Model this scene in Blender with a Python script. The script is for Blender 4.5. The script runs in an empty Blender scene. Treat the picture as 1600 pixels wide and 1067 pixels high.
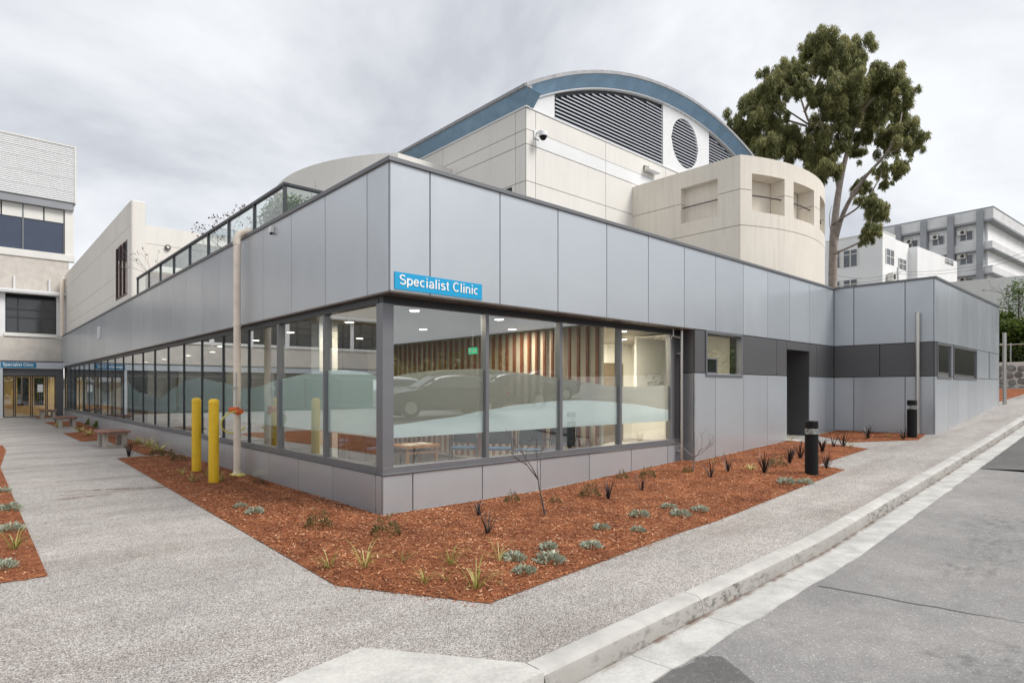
import bpy, bmesh, math, random
from mathutils import Vector, Matrix, noise as mnoise

# ------------------------------------------------------------------ camera, world, sun, exposure
SC = bpy.context.scene
COL = SC.collection
F, HY, CX, EYE = 941.0, 608.0, 800.0, 1.6            # focal length and horizon in photo pixels, eye height
YAW = math.atan(1036 / F)
FW = (math.cos(YAW), math.sin(YAW)); RT = (math.sin(YAW), -math.cos(YAW))
RA, RB = .31, .08                                     # recess of the street glazing / of the path glazing
_dB = F * EYE / 197; _xB = -202 / F * _dB
CAM = (RB - FW[0] * _dB - RT[0] * _xB, RA - FW[1] * _dB - RT[1] * _xB)
cam_d = bpy.data.cameras.new('camera'); cam = bpy.data.objects.new('camera', cam_d); COL.objects.link(cam)
cam_d.sensor_width = 36; cam_d.lens = F / 1600 * 36; cam_d.shift_y = (HY - 533.5) / 1600
cam_d.clip_start = .05; cam_d.clip_end = 4000
cam.location = (CAM[0], CAM[1], EYE); cam.rotation_euler = (math.pi / 2, 0, YAW - math.pi / 2)
SC.camera = cam

SUN_EL, SUN_AZ = math.radians(48), math.radians(-62)  # azimuth of the sun measured from +X towards +Y
world = bpy.data.worlds.new('World'); SC.world = world; world.use_nodes = True
def build_world():
    nt = world.node_tree; nt.nodes.clear(); N = nt.nodes.new; L = nt.links.new
    out = N('ShaderNodeOutputWorld'); bg = N('ShaderNodeBackground'); bg.inputs['Strength'].default_value = .1
    sky = N('ShaderNodeTexSky'); sky.sky_type = 'NISHITA'; sky.sun_disc = False
    sky.sun_elevation = SUN_EL; sky.sun_rotation = math.pi / 2 - SUN_AZ
    tc = N('ShaderNodeTexCoord'); sep = N('ShaderNodeSeparateXYZ'); L(tc.outputs['Generated'], sep.inputs[0])
    add = N('ShaderNodeMath'); add.operation = 'ADD'; add.inputs[1].default_value = .32; L(sep.outputs['Z'], add.inputs[0])
    mx = N('ShaderNodeMath'); mx.operation = 'MAXIMUM'; mx.inputs[1].default_value = .12; L(add.outputs[0], mx.inputs[0])
    comb = N('ShaderNodeCombineXYZ')
    for k in 'XY':
        dv = N('ShaderNodeMath'); dv.operation = 'DIVIDE'; L(sep.outputs[k], dv.inputs[0]); L(mx.outputs[0], dv.inputs[1]); L(dv.outputs[0], comb.inputs[k])
    mp = N('ShaderNodeMapping'); mp.inputs['Location'].default_value = (3.1, 1.7, 0); L(comb.outputs[0], mp.inputs['Vector'])
    n1 = N('ShaderNodeTexNoise'); n1.inputs['Scale'].default_value = 1.45; n1.inputs['Detail'].default_value = 7; n1.inputs['Roughness'].default_value = .56; n1.inputs['Distortion'].default_value = .35
    L(mp.outputs[0], n1.inputs['Vector'])
    r1 = N('ShaderNodeValToRGB'); e = r1.color_ramp
    e.elements[0].position = .34; e.elements[0].color = (.46, .475, .51, 1)
    e.elements[1].position = .60; e.elements[1].color = (.74, .75, .765, 1)
    m = e.elements.new(.47); m.color = (.61, .625, .65, 1)
    L(n1.outputs['Fac'], r1.inputs[0])
    sc = N('ShaderNodeVectorMath'); sc.operation = 'SCALE'; sc.inputs['Scale'].default_value = 6.5; L(r1.outputs[0], sc.inputs[0])
    mix = N('ShaderNodeMix'); mix.data_type = 'RGBA'; mix.inputs['Factor'].default_value = .94
    L(sky.outputs[0], mix.inputs['A']); L(sc.outputs[0], mix.inputs['B']); L(mix.outputs['Result'], bg.inputs['Color'])
    L(bg.outputs[0], out.inputs[0])
build_world()
sun_d = bpy.data.lights.new('sun', 'SUN'); sun = bpy.data.objects.new('sun', sun_d); COL.objects.link(sun)
sun_d.energy = 1.5; sun_d.angle = math.radians(25); sun_d.color = (1, .965, .92)
_sd = Vector((math.cos(SUN_AZ) * math.cos(SUN_EL), math.sin(SUN_AZ) * math.cos(SUN_EL), math.sin(SUN_EL)))
sun.rotation_euler = _sd.to_track_quat('Z', 'Y').to_euler(); sun.location = (0, -20, 30)
vs = SC.view_settings; vs.view_transform = 'Standard'; vs.look = 'None'; vs.exposure = 1.05; vs.gamma = 1; vs.use_curve_mapping = False
SC.cycles.max_bounces = 10; SC.cycles.transparent_max_bounces = 16; SC.cycles.use_denoising = True
SC.cycles.sample_clamp_indirect = 6

# ------------------------------------------------------------------ pixel helpers: a direction, met by a known plane
def ray(x, y):
    t = (x - CX) / F
    return (FW[0] + RT[0] * t, FW[1] + RT[1] * t, (HY - y) / F)
def onU(u, x, y): r = ray(x, y); t = (u - CAM[0]) / r[0]; return Vector((u, CAM[1] + t * r[1], EYE + t * r[2]))
def onV(v, x, y): r = ray(x, y); t = (v - CAM[1]) / r[1]; return Vector((CAM[0] + t * r[0], v, EYE + t * r[2]))
def atD(d, x, y): r = ray(x, y); return Vector((CAM[0] + d * r[0], CAM[1] + d * r[1], EYE + d * r[2]))
def G(u, v=0.):                                        # height of the footpath
    g = 0. if u < 3 else (.04 * (u - 3) if u < 14 else .44 + .072 * (u - 14))
    if v > 20: g += .012 * (v - 20)
    return g
def onG(x, y):
    r = ray(x, y); t = -EYE / min(r[2], -.01)
    for i in range(60):
        p = (CAM[0] + t * r[0], CAM[1] + t * r[1]); t = .5 * t + .5 * (G(*p) - EYE) / min(r[2], -.005)
    return Vector((CAM[0] + t * r[0], CAM[1] + t * r[1], G(CAM[0] + t * r[0], CAM[1] + t * r[1])))
def kerbv(u): return -3.86 + .031 * min(max(u, -3), 14)

# ------------------------------------------------------------------ mesh helpers
class MB:
    def __init__(s): s.v = []; s.f = []
    def quad(s, a, b, c, d):
        n = len(s.v); s.v += [a, b, c, d]; s.f.append((n, n + 1, n + 2, n + 3)); return s
    def poly(s, pts): n = len(s.v); s.v += list(pts); s.f.append(tuple(range(n, n + len(pts)))); return s
    def box(s, x0, x1, y0, y1, z0, z1):
        n = len(s.v)
        s.v += [(x0, y0, z0), (x1, y0, z0), (x1, y1, z0), (x0, y1, z0), (x0, y0, z1), (x1, y0, z1), (x1, y1, z1), (x0, y1, z1)]
        s.f += [tuple(n + i for i in q) for q in ((3, 2, 1, 0), (4, 5, 6, 7), (0, 1, 5, 4), (1, 2, 6, 5), (2, 3, 7, 6), (3, 0, 4, 7))]; return s
    def hexa(s, p):                                    # eight corners, bottom ring then top ring
        n = len(s.v); s.v += [tuple(q) for q in p]
        s.f += [tuple(n + i for i in q) for q in ((3, 2, 1, 0), (4, 5, 6, 7), (0, 1, 5, 4), (1, 2, 6, 5), (2, 3, 7, 6), (3, 0, 4, 7))]; return s
    def prism(s, pts, z0, z1):
        n = len(s.v); k = len(pts)
        s.v += [(p[0], p[1], z0) for p in pts] + [(p[0], p[1], z1) for p in pts]
        s.f += [tuple(range(n + k - 1, n - 1, -1)), tuple(range(n + k, n + 2 * k))]
        s.f += [(n + i, n + (i + 1) % k, n + k + (i + 1) % k, n + k + i) for i in range(k)]; return s
    def tube(s, path, r, n=8, caps=True):
        path = [Vector(p) for p in path]; rs = r if isinstance(r, (list, tuple)) else [r] * len(path)
        b = len(s.v); ref = Vector((.31, .87, .37))
        for i, p in enumerate(path):
            t = (path[min(i + 1, len(path) - 1)] - path[max(i - 1, 0)]).normalized()
            a = t.cross(ref);
            if a.length < .05: a = t.cross(Vector((1, 0, 0)))
            a.normalize(); c = t.cross(a)
            for k in range(n):
                w = 2 * math.pi * k / n; s.v.append(tuple(p + rs[i] * (math.cos(w) * a + math.sin(w) * c)))
        for i in range(len(path) - 1):
            for k in range(n): s.f.append((b + i * n + k, b + i * n + (k + 1) % n, b + (i + 1) * n + (k + 1) % n, b + (i + 1) * n + k))
        if caps:
            s.f.append(tuple(b + k for k in range(n))[::-1]); e = b + (len(path) - 1) * n; s.f.append(tuple(e + k for k in range(n)))
        return s
    def lathe(s, c, prof, n=20):
        b = len(s.v)
        for r, z in prof:
            for k in range(n): w = 2 * math.pi * k / n; s.v.append((c[0] + r * math.cos(w), c[1] + r * math.sin(w), c[2] + z))
        for i in range(len(prof) - 1):
            for k in range(n): s.f.append((b + i * n + k, b + i * n + (k + 1) % n, b + (i + 1) * n + (k + 1) % n, b + (i + 1) * n + k))
        s.f.append(tuple(b + k for k in range(n))[::-1]); e = b + (len(prof) - 1) * n; s.f.append(tuple(e + k for k in range(n))); return s
    def mesh(s, name, mat, smooth=False, org=(0, 0, 0)):
        me = bpy.data.meshes.new(name); me.from_pydata([(v[0] - org[0], v[1] - org[1], v[2] - org[2]) for v in s.v], [], s.f)
        me.materials.append(M[mat])
        if smooth:
            me.polygons.foreach_set('use_smooth', [True] * len(me.polygons))
            try: me.set_sharp_from_angle(angle=math.radians(40))
            except Exception: pass
        me.update(); return me
    def build(s, name, mat, parent=None, smooth=False, bevel=0, recalc=True):
        org = ORG.get(parent.name, (0, 0, 0)) if parent else (0, 0, 0)
        me = s.mesh(name, mat, smooth, org)
        if recalc:
            bm = bmesh.new(); bm.from_mesh(me); bmesh.ops.recalc_face_normals(bm, faces=bm.faces); bm.to_mesh(me); bm.free()
        return link(name, me, parent, bevel)
ORG = {}
def link(name, me, parent=None, bevel=0, loc=(0, 0, 0)):
    o = bpy.data.objects.new(name, me); COL.objects.link(o); o.location = loc
    if parent: o.parent = parent; ORG[o.name] = ORG.get(parent.name, (0, 0, 0))
    if bevel:
        m = o.modifiers.new('bevel', 'BEVEL'); m.width = bevel; m.segments = 2; m.limit_method = 'ANGLE'; m.angle_limit = math.radians(40)
    return o
def tag(o, label, cat=None, group=None, kind=None):
    if label: o['label'] = label
    if cat: o['category'] = cat
    if group: o['group'] = group
    if kind: o['kind'] = kind
    return o
def thing(name, label, cat, loc=(0, 0, 0), group=None):
    o = bpy.data.objects.new(name, None); COL.objects.link(o); o.location = loc; o.empty_display_size = .3
    ORG[o.name] = tuple(loc); return tag(o, label, cat, group)
def copy_tree(o, parent=None):
    c = o.copy(); COL.objects.link(c); c.parent = parent
    for ch in list(o.children): copy_tree(ch, c)
    return c
def struct(o): o['kind'] = 'structure'; return o

# ------------------------------------------------------------------ materials
M = {}
class NT:
    def __init__(s, name):
        s.m = bpy.data.materials.new(name); s.m.use_nodes = True; s.t = s.m.node_tree; s.t.nodes.clear()
        s.out = s.n('ShaderNodeOutputMaterial'); M[name] = s.m
    def n(s, t, **kw):
        x = s.t.nodes.new(t)
        for k, v in kw.items():
            if k in x.inputs: x.inputs[k].default_value = v
            else: setattr(x, k, v)
        return x
    def l(s, a, b): s.t.links.new(a, b)
    def ramp(s, src, stops):
        r = s.n('ShaderNodeValToRGB'); e = r.color_ramp.elements
        e[0].position, e[0].color = stops[0][0], (*stops[0][1], 1); e[1].position, e[1].color = stops[-1][0], (*stops[-1][1], 1)
        for p, c in stops[1:-1]: x = e.new(p); x.color = (*c, 1)
        s.l(src, r.inputs[0]); return r.outputs[0]
    def coord(s, scale=(1, 1, 1), kind='Object'):
        tc = s.n('ShaderNodeTexCoord'); mp = s.n('ShaderNodeMapping'); mp.inputs['Scale'].default_value = scale
        if kind == 'World':
            g = s.n('ShaderNodeNewGeometry'); s.l(g.outputs['Position'], mp.inputs['Vector'])
        else: s.l(tc.outputs[kind], mp.inputs['Vector'])
        return mp.outputs[0]
    def noise(s, vec, scale, detail=4, rough=.55): x = s.n('ShaderNodeTexNoise', Scale=scale, Detail=detail, Roughness=rough); s.l(vec, x.inputs['Vector']); return x.outputs['Fac']
    def mix(s, fac, a, b, mode='MIX'):
        x = s.n('ShaderNodeMix', data_type='RGBA', blend_type=mode)
        for sock, v in (('Factor', fac), ('A', a), ('B', b)):
            i = x.inputs[sock] if sock == 'Factor' else [q for q in x.inputs if q.name == sock and q.type == 'RGBA'][0]
            if isinstance(v, (int, float)): i.default_value = v
            elif isinstance(v, tuple): i.default_value = (*v, 1)
            else: s.l(v, i)
        return [q for q in x.outputs if q.type == 'RGBA'][0]
    def math(s, op, a, b=0.):
        x = s.n('ShaderNodeMath', operation=op)
        for i, v in enumerate((a, b)):
            if isinstance(v, (int, float)): x.inputs[i].default_value = v
            else: s.l(v, x.inputs[i])
        return x.outputs[0]
    def bsdf(s, color, rough=.6, metal=0., bump=None, bs=.3, dist=.01, spec=.5):
        b = s.n('ShaderNodeBsdfPrincipled'); b.inputs['Metallic'].default_value = metal; b.inputs['Specular IOR Level'].default_value = spec
        if isinstance(color, tuple): b.inputs['Base Color'].default_value = (*color, 1)
        else: s.l(color, b.inputs['Base Color'])
        if isinstance(rough, (int, float)): b.inputs['Roughness'].default_value = rough
        else: s.l(rough, b.inputs['Roughness'])
        if bump is not None:
            bp = s.n('ShaderNodeBump', Strength=bs, Distance=dist); s.l(bump, bp.inputs['Height']); s.l(bp.outputs[0], b.inputs['Normal'])
        s.l(b.outputs[0], s.out.inputs[0]); return b
def plain(name, c, rough=.6, metal=0., var=.06, scale=3., spec=.5):
    t = NT(name); v = t.coord(kind='World'); n = t.noise(v, scale, 5)
    oi = t.n('ShaderNodeObjectInfo'); f = t.math('ADD', t.math('MULTIPLY', n, .8), t.math('MULTIPLY', oi.outputs['Random'], .2))
    lo = tuple(x * (1 - var) for x in c); hi = tuple(min(1, x * (1 + var)) for x in c)
    t.bsdf(t.ramp(f, [(.3, lo), (.7, hi)]), rough, metal, spec=spec); return t
def panel_mat():
    t = NT('silver_panel'); v = t.coord(kind='World'); oi = t.n('ShaderNodeObjectInfo')
    n = t.noise(v, .6, 4); st = t.noise(t.coord((2.2, 2.2, .5), 'World'), 1.3, 3, .5); wv = t.noise(v, 1.7, 2, .4)
    f = t.math('ADD', t.math('MULTIPLY', n, .45), t.math('ADD', t.math('MULTIPLY', oi.outputs['Random'], .4), t.math('MULTIPLY', st, .1)))
    t.bsdf(t.ramp(f, [(.25, (.465, .498, .530)), (.75, (.545, .58, .612))]), t.ramp(st, [(.3, (.28, .28, .28)), (.7, (.35, .35, .35))]), .5, bump=wv, bs=.10, dist=.06)
panel_mat()
plain('panel_edge', (.30, .31, .33), .4, .4)
plain('dark_panel', (.105, .105, .11), .45, .2, .06, .6)
plain('dark_core', (.02, .02, .022), .8)
plain('coping', (.16, .165, .175), .45, .4)
plain('frame_grey', (.20, .205, .22), .4, .5)
plain('frame_dark', (.045, .05, .055), .4, .4)
plain('soffit', (.12, .10, .085), .35, .3)
plain('black', (.006, .006, .007), .55, 0, .06, 3, .25)
plain('steel', (.55, .53, .50), .3, .9)
plain('cream_pipe', (.80, .71, .61), .5, 0, .1, 5)
plain('white_paint', (.74, .745, .75), .6, 0, .03)
plain('offwhite', (.72, .71, .67), .7, 0, .05, 1.2)
plain('blue_paint', (.24, .385, .53), .5, .1, .18, 2.5)
plain('roof_grey', (.33, .33, .34), .6, .3, .2, 6)
plain('louvre', (.44, .46, .50), .45, .3)
plain('louvre_dark', (.50, .52, .57), .45, .3)
plain('roof_flat', (.3, .3, .3), .8)
plain('timber', (.23, .075, .032), .5, 0, .3, 9)
plain('timber_light', (.50, .24, .10), .5, 0, .2, 9)
plain('bench_timber', (.27, .135, .10), .7, 0, .25, 12)
plain('seat_blue', (.07, .16, .32), .8)
plain('chair_dark', (.03, .035, .05), .7)
plain('carpet', (.10, .085, .075), .95, 0, .2, 20)
plain('inner_wall', (.70, .64, .54), .8, 0, .03)
plain('inner_white', (.80, .79, .76), .8, 0, .03)
plain('brown_door', (.16, .12, .075), .5)
plain('ceiling', (.40, .375, .33), .8, 0, .03)
def worn(name, c, dirt):
    t = NT(name); v = t.coord(kind='World'); a = t.noise(v, 6, 6, .65); b = t.noise(v, 30, 5, .75)
    col = t.ramp(a, [(.3, tuple(x * .86 for x in c)), (.7, c)]); col = t.mix(t.ramp(b, [(.62, (0, 0, 0)), (.72, (.55, .55, .55))]), col, dirt)
    t.bsdf(col, t.ramp(a, [(.3, (.35, .35, .35)), (.7, (.55, .55, .55))]), bump=b, bs=.06, dist=.004)
worn('yellow', (.82, .53, .02), (.40, .27, .06))
plain('orange', (.65, .12, .02), .45)
plain('hose', (.75, .68, .15), .4)
plain('sign_blue', (.0, .32, .60), .4, 0, .02)
plain('sign_blue_deep', (.0, .15, .30), .4, 0, .02)
plain('paper', (.82, .82, .80), .8)
plain('brown_frame', (.09, .05, .035), .5)
plain('navy_glass', (.035, .05, .09), .08, 0, .1, 1.5, 1.)
plain('dark_glass', (.02, .022, .024), .07, 0, .1, 1.5, 1.)
plain('tyre', (.02, .02, .02), .8)
plain('car_black', (.012, .013, .015), .22); plain('car_white', (.75, .76, .77), .25); plain('car_grey', (.20, .21, .22), .25, .4); plain('car_blue', (.03, .09, .16), .25, .3)
plain('car_light', (.45, .02, .01), .2); plain('lamp_clear', (.7, .7, .72), .15)
plain('render_white', (.82, .82, .82), .8, 0, .06, .5)
plain('pilaster', (.30, .31, .33), .8, 0, .1, .8)
plain('slab_grey', (.66, .66, .66), .8, 0, .12, .7)
plain('far_window', (.13, .14, .16), .25, 0, .3, .8)
plain('amber', (.62, .42, .20), .6, 0, .12, 2)

def concrete(name, c, var=.16, streak=.0, scale=2.2, rough=.85, bump=.25):
    t = NT(name); v = t.coord(kind='World'); a = t.noise(v, scale, 6, .6); b = t.noise(v, 45, 3)
    col = t.ramp(a, [(.28, tuple(x * (1 - var) for x in c)), (.55, c), (.75, tuple(min(1, x * (1 + var * .6)) for x in c))])
    col = t.mix(.12, col, t.ramp(b, [(.3, (.1, .1, .1)), (.7, (.9, .9, .9))]), 'OVERLAY')
    if streak:
        sv = t.coord((5, 5, .35), 'World'); s = t.noise(sv, 1.3, 5, .65)
        col = t.mix(t.math('MULTIPLY', t.ramp(s, [(.5, (0, 0, 0)), (.75, (1, 1, 1))]), streak), col, tuple(x * .55 for x in c))
    t.bsdf(col, rough, bump=b, bs=bump, dist=.004, spec=.3)
concrete('beige', (.75, .725, .68), .05, .16, .6, bump=.12)
concrete('beige_drum', (.76, .705, .62), .07, .28, .8, bump=.12)
concrete('pebble_wall', (.58, .54, .49), .14, .12, 3)
concrete('concrete_light', (.53, .515, .485), .26, 0, 2.6)
concrete('gutter_conc', (.52, .51, .485), .30, 0, 3.2)
concrete('leg_conc', (.42, .38, .33), .2)
concrete('retaining', (.80, .80, .77), .06, .1, .5)
concrete('soil', (.12, .07, .05), .3)
concrete('terrain', (.16, .15, .12), .3, 0, .3)
concrete('mortar', (.68, .66, .60), .15)
concrete('stone', (.26, .25, .235), .5, 0, 3)

def kerb_mat():
    t = NT('kerb_conc'); v = t.coord(kind='World'); a = t.noise(v, 3, 6, .6); b = t.noise(v, 50, 3)
    col = t.ramp(a, [(.3, (.38, .37, .35)), (.6, (.50, .485, .46)), (.75, (.58, .57, .55))])
    s = t.noise(t.coord((1, 1, 2.2), 'World'), 9, 7, .72); w = t.noise(v, 1.1, 3)
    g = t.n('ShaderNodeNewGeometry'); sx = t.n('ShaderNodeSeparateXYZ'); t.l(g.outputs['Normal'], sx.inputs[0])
    side = t.math('LESS_THAN', sx.outputs['Z'], .6); col = t.mix(t.math('MULTIPLY', side, .65), col, (.27, .255, .23))  # shade of the upright kerb face painted into the concrete colour
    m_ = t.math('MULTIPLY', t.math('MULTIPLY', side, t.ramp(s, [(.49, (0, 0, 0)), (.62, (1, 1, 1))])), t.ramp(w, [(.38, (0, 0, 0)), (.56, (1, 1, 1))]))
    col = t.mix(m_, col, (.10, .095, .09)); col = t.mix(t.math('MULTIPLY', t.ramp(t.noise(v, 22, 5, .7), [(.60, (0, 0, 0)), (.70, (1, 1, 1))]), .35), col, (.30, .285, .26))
    t.bsdf(col, .9, bump=b, bs=.4, dist=.005, spec=.3)
kerb_mat()
def aggregate():
    t = NT('aggregate'); v = t.coord(kind='World')
    vo = t.n('ShaderNodeTexVoronoi', Scale=150., Randomness=1.); t.l(v, vo.inputs['Vector'])
    sp = t.n('ShaderNodeSeparateColor'); t.l(vo.outputs['Color'], sp.inputs[0])
    col = t.ramp(sp.outputs[0], [(0, (.17, .16, .155)), (.2, (.29, .27, .26)), (.5, (.45, .42, .40)), (.78, (.58, .55, .52)), (1, (.76, .74, .715))])
    edge = t.ramp(vo.outputs['Distance'], [(.0, (1, 1, 1)), (.45, (1, 1, 1)), (.75, (.62, .6, .58))])
    col = t.mix(1., col, edge, 'MULTIPLY')
    big = t.noise(v, .55, 5, .6); col = t.mix(1., col, t.ramp(big, [(.3, (.79, .785, .78)), (.7, (1.02, 1.005, .99))]), 'MULTIPLY')
    st = t.noise(t.coord((.35, 1.6, 1), 'World'), .9, 6, .66); col = t.mix(1., col, t.ramp(st, [(.34, (1.1, 1.1, 1.1)), (.5, (1, 1, 1)), (.70, (.76, .72, .69))]), 'MULTIPLY')
    sp2 = t.noise(v, 5, 6, .75); col = t.mix(1., col, t.ramp(sp2, [(.30, (.88, .87, .86)), (.5, (1, 1, 1)), (.72, (1.12, 1.12, 1.12))]), 'MULTIPLY')
    t.bsdf(col, .85, bump=vo.outputs['Distance'], bs=.35, dist=-.004, spec=.3)
aggregate()
def asphalt(name, k):
    t = NT(name); v = t.coord(kind='World'); vo = t.n('ShaderNodeTexVoronoi', Scale=110.); t.l(v, vo.inputs['Vector'])
    sp = t.n('ShaderNodeSeparateColor'); t.l(vo.outputs['Color'], sp.inputs[0])
    col = t.ramp(sp.outputs[0], [(0, (.178 * k, .172 * k, .168 * k)), (.6, (.208 * k, .202 * k, .197 * k)), (.95, (.243 * k, .236 * k, .228 * k)), (1, (.37 * k, .36 * k, .35 * k))])
    big = t.noise(v, .42, 7, .62); col = t.mix(1., col, t.ramp(big, [(.28, (.76, .76, .77)), (.5, (1, 1, 1)), (.68, (1.28, 1.25, 1.22))]), 'MULTIPLY')
    oil = t.noise(v, 1.3, 6, .7); col = t.mix(t.math('MULTIPLY', t.ramp(oil, [(.60, (0, 0, 0)), (.72, (1, 1, 1))]), .4), col, (.10 * k, .10 * k, .10 * k))
    mid = t.noise(v, 4.5, 5, .7); col = t.mix(1., col, t.ramp(mid, [(.3, (.88, .88, .88)), (.7, (1.08, 1.08, 1.08))]), 'MULTIPLY')
    t.bsdf(col, .88, bump=sp.outputs[0], bs=.25, dist=.003, spec=.3)
asphalt('asphalt', 1.22); asphalt('asphalt_dark', .66)
def mulch():
    t = NT('mulch'); v = t.coord(kind='World'); n = t.noise(v, 55, 4, .7); b = t.noise(v, 2.2, 5, .6); d = t.noise(v, 14, 4, .6)
    f = t.math('ADD', t.math('MULTIPLY', n, .75), t.math('MULTIPLY', d, .3))
    col = t.ramp(f, [(.33, (.08, .027, .013)), (.5, (.25, .085, .037)), (.66, (.45, .19, .092)), (.8, (.62, .37, .23))])
    col = t.mix(1., col, t.ramp(b, [(.3, (.66, .60, .58)), (.65, (1.1, 1.08, 1.05))]), 'MULTIPLY')
    t.bsdf(col, .9, bump=f, bs=.9, dist=.03, spec=.2)
    t = NT('mulch_chip'); at = t.n('ShaderNodeAttribute', attribute_name='shade')
    b = t.noise(t.coord(kind='World'), 2.2, 5, .6)
    col = t.ramp(at.outputs['Fac'], [(0, (.10, .034, .016)), (.35, (.30, .105, .045)), (.7, (.50, .225, .110)), (1, (.70, .46, .30))])
    col = t.mix(1., col, t.ramp(b, [(.3, (.62, .56, .54)), (.65, (1.1, 1.08, 1.05))]), 'MULTIPLY')
    t.bsdf(col, .85, spec=.25)
mulch()
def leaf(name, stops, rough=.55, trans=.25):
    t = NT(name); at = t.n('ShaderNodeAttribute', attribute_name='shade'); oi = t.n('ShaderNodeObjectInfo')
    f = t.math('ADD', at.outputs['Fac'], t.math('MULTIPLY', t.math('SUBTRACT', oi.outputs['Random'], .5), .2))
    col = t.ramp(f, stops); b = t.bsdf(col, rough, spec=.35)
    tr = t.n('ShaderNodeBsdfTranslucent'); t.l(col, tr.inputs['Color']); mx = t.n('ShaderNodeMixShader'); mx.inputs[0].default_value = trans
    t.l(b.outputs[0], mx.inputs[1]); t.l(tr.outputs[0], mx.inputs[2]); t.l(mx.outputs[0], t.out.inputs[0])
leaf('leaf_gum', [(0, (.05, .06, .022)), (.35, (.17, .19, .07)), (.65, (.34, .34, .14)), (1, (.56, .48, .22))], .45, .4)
leaf('leaf_hedge', [(0, (.02, .035, .006)), (.5, (.09, .14, .02)), (1, (.24, .30, .05))])
leaf('leaf_green', [(0, (.03, .05, .01)), (.5, (.10, .16, .035)), (1, (.28, .36, .10))])
leaf('leaf_silver', [(0, (.17, .20, .13)), (.5, (.37, .41, .31)), (1, (.62, .64, .54))], .7, .15)
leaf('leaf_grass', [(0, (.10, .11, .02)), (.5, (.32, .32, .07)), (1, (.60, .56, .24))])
leaf('leaf_flax', [(0, (.008, .008, .008)), (.6, (.022, .020, .022)), (1, (.07, .055, .05))], .4, .05)
leaf('leaf_brown', [(0, (.07, .05, .02)), (.5, (.16, .13, .05)), (1, (.26, .21, .09))])
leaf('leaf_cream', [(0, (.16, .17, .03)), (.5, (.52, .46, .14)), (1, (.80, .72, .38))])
leaf('leaf_red', [(0, (.05, .015, .015)), (1, (.14, .05, .045))])
plain('bark', (.36, .30, .26), .8, 0, .35, 4); plain('bark_dark', (.075, .06, .055), .85); plain('bark_grey', (.26, .23, .21), .85)

def glassmat(name, base, tint):
    t = NT(name); lw = t.n('ShaderNodeLayerWeight'); p = t.math('POWER', lw.outputs['Facing'], 4.)
    # facing output: 0 looking straight on, 1 at grazing angles
    fac = t.math('ADD', t.math('MULTIPLY', p, 1 - base), base)
    tr = t.n('ShaderNodeBsdfTransparent'); tr.inputs[0].default_value = (*tint, 1)
    gl = t.n('ShaderNodeBsdfGlossy', Roughness=.008); gl.inputs['Color'].default_value = (.95, .97, 1, 1)
    mx = t.n('ShaderNodeMixShader'); t.l(fac, mx.inputs[0]); t.l(tr.outputs[0], mx.inputs[1]); t.l(gl.outputs[0], mx.inputs[2]); t.l(mx.outputs[0], t.out.inputs[0])
glassmat('glass', .16, (.90, .93, .92)); glassmat('rail_glass', .05, (.93, .97, .96))
def mirror(name, dark, base):
    t = NT(name); lw = t.n('ShaderNodeLayerWeight'); p = t.math('POWER', lw.outputs['Facing'], 3.); fac = t.math('ADD', t.math('MULTIPLY', p, 1 - base), base)
    d = t.n('ShaderNodeBsdfDiffuse'); d.inputs[0].default_value = (*dark, 1); gl = t.n('ShaderNodeBsdfGlossy', Roughness=.01); mx = t.n('ShaderNodeMixShader')
    t.l(fac, mx.inputs[0]); t.l(d.outputs[0], mx.inputs[1]); t.l(gl.outputs[0], mx.inputs[2]); t.l(mx.outputs[0], t.out.inputs[0])
mirror('mirror_glass', (.02, .024, .024), .3)
def film(name, c, clear):
    t = NT(name); df = t.n('ShaderNodeBsdfDiffuse'); df.inputs[0].default_value = (*c, 1); tl = t.n('ShaderNodeBsdfTranslucent'); tl.inputs[0].default_value = (*c, 1)
    a = t.n('ShaderNodeMixShader'); a.inputs[0].default_value = .35; t.l(df.outputs[0], a.inputs[1]); t.l(tl.outputs[0], a.inputs[2])
    tr = t.n('ShaderNodeBsdfTransparent'); b = t.n('ShaderNodeMixShader'); b.inputs[0].default_value = clear
    t.l(a.outputs[0], b.inputs[1]); t.l(tr.outputs[0], b.inputs[2]); t.l(b.outputs[0], t.out.inputs[0])
film('film_teal', (.80, .90, .91), .10); film('film_pale', (.86, .92, .95), .04); film('film_grey', (.50, .50, .475), .30)
def emit(name, c, s): t = NT(name); e = t.n('ShaderNodeEmission', Strength=s); e.inputs[0].default_value = (*c, 1); t.l(e.outputs[0], t.out.inputs[0])
emit('lamp_glow', (1, .93, .80), 5.); emit('exit_glow', (.05, .45, .22), .8)

# ------------------------------------------------------------------ ground, footpath, road, kerb
def sheet(name, us, vs_of, hf, mat):
    b = MB(); rows = []
    for u in us: rows.append([(u, v, hf(u, v)) for v in vs_of(u)])
    n = len(rows[0]); b.v = [p for r in rows for p in r]
    b.f = [(i * n + j, (i + 1) * n + j, (i + 1) * n + j + 1, i * n + j + 1) for i in range(len(rows) - 1) for j in range(n - 1)]
    return b.build(name, mat, recalc=False, smooth=True)
def frange(a, b, s): return [a + (b - a) * i / max(1, round((b - a) / s)) for i in range(max(1, round((b - a) / s)) + 1)]
def terrain_h(u, v):
    g = G(min(u, 44)) - .45
    if u > 43.6: g = 8.3 + min(.03 * (u - 43.6), 6)
    if v < -40 and u < 43: g += min(4, (-40 - v) * .05)
    return g
us_t = [-900, -300, -120, -60] + frange(-30, 43.6, 4) + [43.65, 50, 70, 100, 160, 300, 900]
struct(sheet('ground', us_t, lambda u: [-900, -300, -120, -70, -40, -20, -8, -2.5, 0, 6, 14, 30, 45, 80, 160, 400, 900], terrain_h, 'terrain'))
path_us = frange(-30, 31, .8)
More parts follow.
